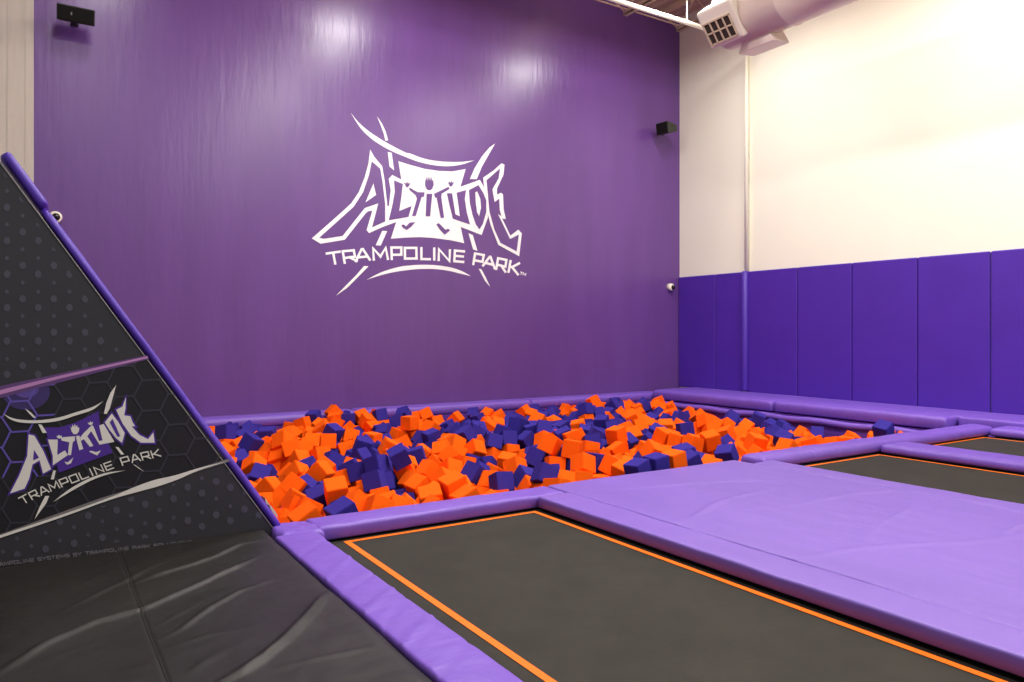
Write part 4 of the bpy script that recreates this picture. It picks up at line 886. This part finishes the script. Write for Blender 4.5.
873,7241,-109,-30,452,-469,0 618,7489,17,-21,83,-687,0 514,8213,-183,-230,-707,142,0 548,10258,-312,-245,551,-571,1 772,10638,-200,680,17,-97,0 887,5608,-61,-904,3,-420,1
653,6195,-174,43,737,409,0 702,6627,-209,549,163,755,1 1096,7435,-148,206,341,895,1 1076,8407,-145,-299,323,767,1 721,9223,-156,937,-205,206,1 759,9546,-310,421,65,-443,0
968,9695,-306,788,-438,-293,0 964,10454,-231,-152,-18,-21,1 1014,10700,-62,-26,28,972,0 597,11098,-270,-315,-258,820,0 894,6560,-141,-91,514,826,1 1085,6803,-167,402,-741,422,1
1179,10594,-58,-679,-442,-511,0 908,11201,-101,375,-132,-793,1 1336,6883,-188,534,-580,-383,1 1386,7981,-222,966,77,14,1 1285,9413,-196,-44,189,-522,1 1639,9625,-159,519,-192,547,1
1401,9755,-178,-633,-153,701,0 1410,10441,-223,408,563,-461,0 1611,11451,-230,13,869,-412,0 1594,6878,-256,-696,335,374,0 2079,8974,-340,288,296,-79,0 1866,10463,-242,-904,144,-37,0
1761,11033,-213,-201,-297,-635,0 1793,11309,-278,-45,-602,-369,1 2041,10921,-337,-980,-70,-60,0 2589,7303,-417,-676,-10,-641,0 1970,11162,-101,364,316,635,0 3360,6593,-335,-315,-513,408,1
3018,11086,-315,291,-570,-767,0 3459,6319,-378,162,478,-278,1 3233,11556,-324,-498,697,120,0 3454,7119,-453,-174,-244,798,0 3571,8045,-259,161,387,-656,1 4167,7820,-192,862,-287,243,0
3494,11006,-232,-409,42,-48,1 3448,11151,-396,-95,-854,314,1 3681,11502,-282,-702,385,-595,0 4276,6618,-360,-508,676,-416,1 4247,10831,-379,400,-204,-379,0 4703,6447,-276,-265,-58,-790,0
4065,10149,-308,-114,-900,340,1 3960,10417,-340,-59,910,-252,0 4528,7741,-413,-190,-861,381,1 4926,9235,-329,533,721,426,1 4954,10050,-179,825,-430,-262,1 4964,10872,-194,774,216,-438,0
5259,9423,-265,-331,-215,-406,0 5185,11845,-299,647,610,455,1 5441,5573,-198,-426,-536,-563,1 5585,7035,-207,-163,44,-205,1 5556,7652,-213,960,-200,189,1 5672,10193,-304,-428,3,140,1
6065,5817,-204,-536,-126,-764,1 6355,7962,-257,768,381,165,0 6038,8884,-113,-351,54,-906,0 6039,9774,-278,617,-776,109,0 6167,10655,-314,302,-597,-89,0 6177,11009,-422,454,459,731,0
6445,7581,-286,334,-368,791,1 6345,11127,-459,259,-856,-443,1 6304,11889,-381,-185,727,623,1 6857,6843,-255,190,757,-138,1 6433,8566,-244,-401,-592,-570,0 6425,9031,-230,-165,-460,-782,0
6822,9430,-378,-814,227,176,1 7164,9677,-315,-444,-31,881,0 6996,10614,-356,-889,332,112,1 7516,8480,-349,-248,166,162,1 7273,8673,-211,271,-662,-696,0 7647,9056,-250,551,-6,-448,0
7153,11491,-449,361,107,-406,1 7769,5842,-225,-64,-737,206,1 7545,7672,-204,416,891,159,0 7887,9536,-346,-785,120,266,1 7605,11079,-270,-102,888,437,1 7671,7034,-224,-771,71,525,0
8353,8118,-224,-361,-378,380,0 7990,9242,-306,-660,-77,679,1 7662,9754,-329,164,482,-705,1 8387,7897,-394,-401,643,405,1 8535,8493,-209,277,-433,-645,0 8365,8742,-266,431,-865,-123,1
8329,10380,-284,-858,-204,-455,0 8277,11693,-382,943,29,-226,0 8396,6351,-263,120,-268,446,0 8393,9404,-349,676,530,-271,1 8565,10533,-276,471,-113,628,1 8508,11632,-440,365,-183,-880,1
8641,6808,-268,520,133,823,1 8955,8248,-195,-348,377,-311,1 8762,10772,-275,-382,220,-855,1 9233,6370,-393,545,684,482,0 9242,6616,-393,7,-312,734,1 8989,7171,-343,206,802,367,1
9172,7793,-293,-209,281,-400,1 9463,8142,-409,280,-816,-165,0 8929,10057,-388,430,-416,80,1 9186,7250,-430,327,344,21,1 9528,7388,-358,104,-926,-185,1 9689,7598,-436,517,-733,-433,1
9496,8397,-385,109,522,319,0 9397,9307,-291,-31,771,577,0 9237,9600,-340,262,466,479,0 9296,10634,-337,-601,158,-772,0 9726,11666,-469,385,316,10,1 10061,5803,-383,-23,884,336,1
9802,6653,-367,-389,-432,594,0 9745,7795,-409,-884,290,-357,0 9945,9059,-274,-354,910,-38,0 10189,9978,-385,-733,493,-67,0 9843,10304,-395,854,-351,-309,0 9784,11883,-328,-465,103,877,1
10316,5964,-299,378,297,-840,1 10234,6960,-430,336,-280,730,1 10242,8424,-479,72,255,-743,0 10521,9676,-464,-698,446,-64,0 10276,10576,-208,-413,-664,-102,0 11071,6457,-471,-679,551,447,1
10870,7172,-528,-274,77,-957,0 10860,10290,-605,47,375,-637,0 10532,10536,-512,649,701,274,0 11085,8386,-425,234,25,-91,0 11064,9015,-401,695,498,-436,1 11068,9464,-552,-55,647,280,0
11103,10006,-562,-1,-301,952,1 11063,10365,-626,733,326,592,1 10927,10718,-414,277,278,-265,0 10859,10997,-283,376,254,371,0 10775,11471,-238,-528,762,210,0 672,5590,-15,697,-313,278,1
497,5960,-210,-349,-614,348,1 498,6614,-348,0,958,-285,1 518,7076,14,-474,-575,-523,0 521,7289,19,-670,-95,-89,1 497,7776,-152,-579,-579,-405,0 769,8614,-219,-590,-203,-487,1
497,9197,-276,-728,0,0,1 497,9769,-401,0,986,-163,0 678,9994,-236,522,-488,411,1 502,10507,-347,-17,-16,706,0 503,10744,-399,-26,955,291,0 524,6297,-36,-282,544,-203,0
507,6469,-136,-255,627,-231,0 943,7043,-179,502,89,765,1 795,7500,-172,510,547,506,0 697,7721,-26,70,-765,-180,0 702,7929,-21,-672,174,-713,1 933,8034,-117,717,-556,380,1
1496,8364,-204,-587,-713,-314,0 694,9752,-199,186,-634,-677,0 888,9922,-178,-60,-776,-32,1 890,10210,-255,513,80,36,0 746,10440,-255,-32,77,-57,1 1071,10949,-3,-494,551,554,0
566,11479,-22,-960,264,-77,0 1447,6134,-316,930,100,335,0 875,6347,-182,-357,240,-897,0 999,6715,-14,58,-826,-210,1 1163,7999,-154,338,713,190,0 1420,8991,-204,-690,617,328,1
1123,9780,-210,-650,612,-444,1 1670,10666,-127,426,-247,542,0 1400,11154,-276,-227,-311,-453,1 681,11174,-56,-411,634,578,1 1657,11704,-167,-446,16,894,0 1589,6443,-194,-336,527,774,0
1264,6937,-12,-644,420,443,1 1542,7295,-180,558,-123,-701,1 1711,8348,-349,-907,260,125,1 1538,8774,-247,-27,15,-995,1 1258,9589,-52,-154,384,900,1 1623,9805,-279,-127,-850,-491,0
1662,10500,-260,-106,741,-313,1 1376,10658,-224,-577,592,-288,1 1563,10818,-259,672,698,-239,1 1740,11898,-57,594,-367,348,1 1140,5584,-90,-607,253,328,0 1870,6041,-259,-796,436,-359,0
1844,7814,-332,-215,466,739,0 1776,8741,-185,271,-164,559,0 1817,9556,-338,-853,-302,-401,0 1615,10049,-325,-129,-919,353,1 1690,11164,-80,359,-199,731,1 1933,11419,-166,-4,-285,365,0
1923,11708,-185,101,-150,-981,1 1787,8078,-312,911,31,-409,1 1959,10685,-261,251,491,-817,1 1998,11186,-350,-382,370,-720,1 2139,11707,-163,499,-468,522,0 2615,7672,-358,655,-60,-486,1
2262,8540,-460,-655,-52,-26,1 2079,10873,-114,-956,-212,-170,0 2702,5809,-280,540,-787,241,1 2462,11269,-238,-42,-254,1,0 2749,10792,-294,-149,641,703,1 3139,10871,-355,146,-230,-387,0
3128,11903,-339,-34,0,-998,0 3704,5952,-350,92,-350,-916,0 4253,8313,-189,-206,-441,-233,1 4125,9138,-397,404,-164,-687,1 3946,9426,-406,-103,-486,-841,0 4213,10539,-386,-735,-519,431,1
4396,10680,-337,-790,455,-150,1 3893,11217,-246,279,353,-157,0 4427,10936,-432,726,420,-112,0 4982,7935,-431,-194,718,-464,1 5062,8510,-302,629,-127,228,0 5143,10120,-264,-825,372,-154,0
4888,11053,-295,266,-791,396,1 5359,6898,-114,-436,-438,463,1 5329,7604,-288,160,595,96,1 4970,9005,-254,953,-50,-286,0 5342,9968,-290,-353,874,-133,1 5059,10624,-210,-186,721,639,1
5354,5803,-128,-74,940,318,1 5473,7421,-174,-883,196,-183,1 5547,9716,-334,-340,370,-159,1 5537,9958,-384,154,445,683,0 5306,10673,-242,-85,477,-99,1 5552,11229,-394,27,-445,-863,1
5247,11410,-250,411,860,197,0 5361,11817,-205,-167,-310,586,0 5849,6176,-193,-292,415,664,0 5719,6657,-253,-560,207,-690,1 5780,7776,-143,-236,-959,24,1 5783,9720,-329,-703,-646,-201,0
5859,9987,-275,250,-263,914,1 5873,10316,-286,781,59,-511,0 5842,11846,-245,55,834,-342,1 6244,5988,-127,-232,-285,-457,1 5985,7476,-234,-723,-308,475,1 6062,10418,-241,299,626,-317,0
5978,11384,-357,706,-529,418,0 6218,7729,-221,-578,-502,-637,0 6201,8608,-208,-251,12,700,1 6466,9637,-228,-870,52,289,0 6219,9558,-241,-772,-127,336,1 6335,10402,-351,617,-575,493,0
6418,10668,-253,370,-238,816,0 6252,11434,-435,-680,566,-458,1 6120,11633,-422,-365,340,-223,0 6257,8978,-129,439,24,-764,0 6602,9969,-273,541,536,268,0 6605,10335,-422,344,-248,726,1
7033,11067,-348,-213,511,779,0 6451,11631,-438,850,-337,-194,0 7131,5796,-330,665,515,-240,1 6971,7335,-386,-37,-898,-134,1 7140,8305,-283,-931,57,232,1 6691,8864,-292,-911,-16,-323,1
7195,7480,-313,527,90,-460,0 7567,9510,-355,170,344,635,1 7662,6227,-185,19,-407,-784,0 7795,8644,-209,483,344,-660,1 7742,10640,-318,225,-290,852,1 7534,11340,-354,924,-362,113,0
7326,11470,-295,105,-483,-666,0 6833,11465,-375,6,394,609,0 7752,6073,-325,-322,422,-404,0 8096,7565,-340,-793,231,-554,0 8277,7225,-353,573,-597,-202,0 8373,7508,-376,-377,398,829,1
8197,9115,-295,-655,712,72,0 8407,10515,-136,-5,-479,143,1 8033,11244,-265,890,93,-375,1 8263,11463,-348,318,206,918,0 9381,8701,-151,-578,-703,-408,1 8557,10091,-387,-830,-412,-156,0
8505,10891,-272,-900,251,290,1 9055,6761,-417,388,620,-136,1 8902,6873,-283,-604,-298,236,1 8600,9568,-311,155,-219,-529,0 9063,11599,-275,418,-224,-837,0 9116,6175,-297,-91,-659,613,0
8884,7505,-343,362,824,-427,0 9499,7858,-405,143,954,243,0 8919,11152,-190,-199,-610,-583,1 9466,6443,-458,-819,283,-97,0 9691,8133,-380,-127,393,910,1 9707,9641,-427,-10,472,835,1
9850,6069,-376,-7,-874,-482,0 10000,6699,-410,-154,-347,-922,0 10290,7667,-560,-378,178,728,1 10005,8010,-446,-132,553,-819,0 9831,9219,-395,414,-591,-675,1 9951,10100,-431,221,92,917,0
9711,11484,-315,735,179,539,1 10460,9957,-520,-624,88,-745,1 10073,11267,-362,-190,-447,850,0 10291,6229,-393,224,-38,461,0 10567,7436,-522,-401,-406,86,0 10501,8079,-451,-96,874,255,0
10550,10175,-418,93,-516,-74,1 10709,10353,-425,-411,-565,-698,0 10971,5579,-258,43,60,-996,1 11087,7423,-507,-36,-642,30,1 10843,7864,-455,-952,-136,-220,0 10862,8117,-499,-409,92,-889,0
11075,10191,-466,276,-548,-223,1 11102,10566,-526,282,650,278,0 11087,11505,-299,-629,-207,675,1"""
S_ = .195
def cube_mesh(name, mat):
    bm = bmesh.new(); bmesh.ops.create_cube(bm, size=S_)
    bmesh.ops.bevel(bm, geom=bm.edges[:], offset=.006, segments=2, affect='EDGES')
    me = bpy.data.meshes.new(name); bm.to_mesh(me); bm.free(); me.materials.append(mat); return me
CM = [cube_mesh('foam_cube', M['orange']), cube_mesh('foam_cube', M['navy'])]
rows = [tuple(int(v) for v in r.split(',')) for r in DATA.split()]
def quat(r):
    x, y, z = (v / 999 for v in r[3:6]); return Quaternion((math.sqrt(max(0, 1 - x * x - y * y - z * z)), x, y, z))
first = rows[:300]; rest = rows[300:]
CN = ['orange', 'indigo blue']
ordw = ['first', 'second', 'third', 'fourth', 'fifth', 'sixth', 'seventh', 'eighth', 'ninth', 'tenth', 'eleventh', 'twelfth', 'thirteenth', 'fourteenth', 'fifteenth', 'sixteenth']
def zone(r):
    x, y = r[0] / 1000, r[1] / 1000
    if y < 5.8: return 'front', ('by the nearest trampoline' if x < 3.75 else ('by the deck pad' if x < 6.5 else 'by the second trampoline'))
    dep = 'near' if y < 7.0 else ('middle' if y < 9.2 else 'far')
    side = 'left' if x < 4.2 else ('centre' if x < 7.2 else 'right')
    return dep, side
lab = {}
fr = {}
for i, r in enumerate(first):
    z = zone(r)
    if z[0] == 'front': fr.setdefault((z[1], r[6]), []).append((math.atan2(r[0], r[1]), i))
for (nm, c), l in fr.items():
    for k, (a, i) in enumerate(sorted(l)):
        lab[i] = f'{CN[c]} foam cube in the front row {nm}, {ordw[k] if k < 16 else "last"} {CN[c].split()[0]} from left'
for i, r in enumerate(first):
    c = r[6]; z = zone(r)
    o = bpy.data.objects.new('foam_cube', CM[c]); COL.objects.link(o)
    o.location = (r[0] / 1000, r[1] / 1000, r[2] / 1000); o.rotation_mode = 'QUATERNION'; o.rotation_quaternion = quat(r)
    if i in lab: tag(o, lab[i], 'foam cube', f'{CN[c]} foam cubes in the front row {z[1]}')
    else:
        dep = {'near': 'nearer part', 'middle': 'middle', 'far': 'far part'}[z[0]]
        side = {'left': 'on the left', 'centre': 'in the centre', 'right': 'on the right'}[z[1]]
        s_ = f'foam cube lying in the {dep} of the pit {side}'
        tag(o, f'{CN[c]} {s_}', 'foam cube', f'{CN[c]} foam cubes in the {dep} of the pit {side}')
vs = []; fs = []; fm = []
for r in rest:
    q = quat(r); c = Vector((r[0] / 1000, r[1] / 1000, r[2] / 1000)); me = CM[r[6]]; b = len(vs)
    vs += [c + q @ v.co for v in me.vertices]
    for p in me.polygons: fs.append(tuple(b + i for i in p.vertices)); fm.append(r[6])
o = build('foam_cubes', vs, fs, [M['orange'], M['navy']], None, False, fm)
tag(o, 'remaining small orange and indigo foam cubes filling the pit', 'foam cubes', 'foam cubes in the pit', 'stuff')

# ================================================================== lights, world, camera
def area(x, y, z, sx, sy, power, col=(1, .95, .88), rot=(0, 0, 0)):
    l = bpy.data.lights.new('bay_or_added_uplight', 'AREA'); l.shape = 'RECTANGLE'; l.size = sx; l.size_y = sy; l.energy = power; l.color = col
    o = bpy.data.objects.new('bay_or_added_uplight', l); COL.objects.link(o); o.location = (x, y, z); o.rotation_euler = rot
for y, p in ((9.5, 190), (5.0, 240), (0.5, 240), (-3.5, 200)):
    for x in (.9, 5.4, 10.1):
        k = (.35 if x < 1 else 1)
        if x > 10: k = .8
        area(x, y, 7.75, .6, 1.2, p * k * 1.12, (1, .975, .93))
        area(x, y, 8.0, .6, 1.2, p * .3 * k, (1, .96, .9), (PI, 0, 0))  # upward lamp added above each bay light to brighten the roof deck
w = bpy.data.worlds.new('room_air'); SC.world = w; w.use_nodes = True
w.node_tree.nodes['Background'].inputs[0].default_value = (.84, .86, .84, 1); w.node_tree.nodes['Background'].inputs[1].default_value = .42
cam = bpy.data.cameras.new('camera'); co = bpy.data.objects.new('camera', cam); COL.objects.link(co)
cam.sensor_width = 36; cam.lens = F / 1024 * 36; cam.sensor_fit = 'HORIZONTAL'
cam.shift_y = (HY - 341) / 1024
co.location = (0, 0, EYE); co.rotation_euler = (PI / 2, 0, -YAW); cam.clip_end = 100; cam.clip_start = .05
SC.camera = co
SC.view_settings.view_transform = 'Standard'; SC.view_settings.look = 'None'
SC.view_settings.exposure = 0.0
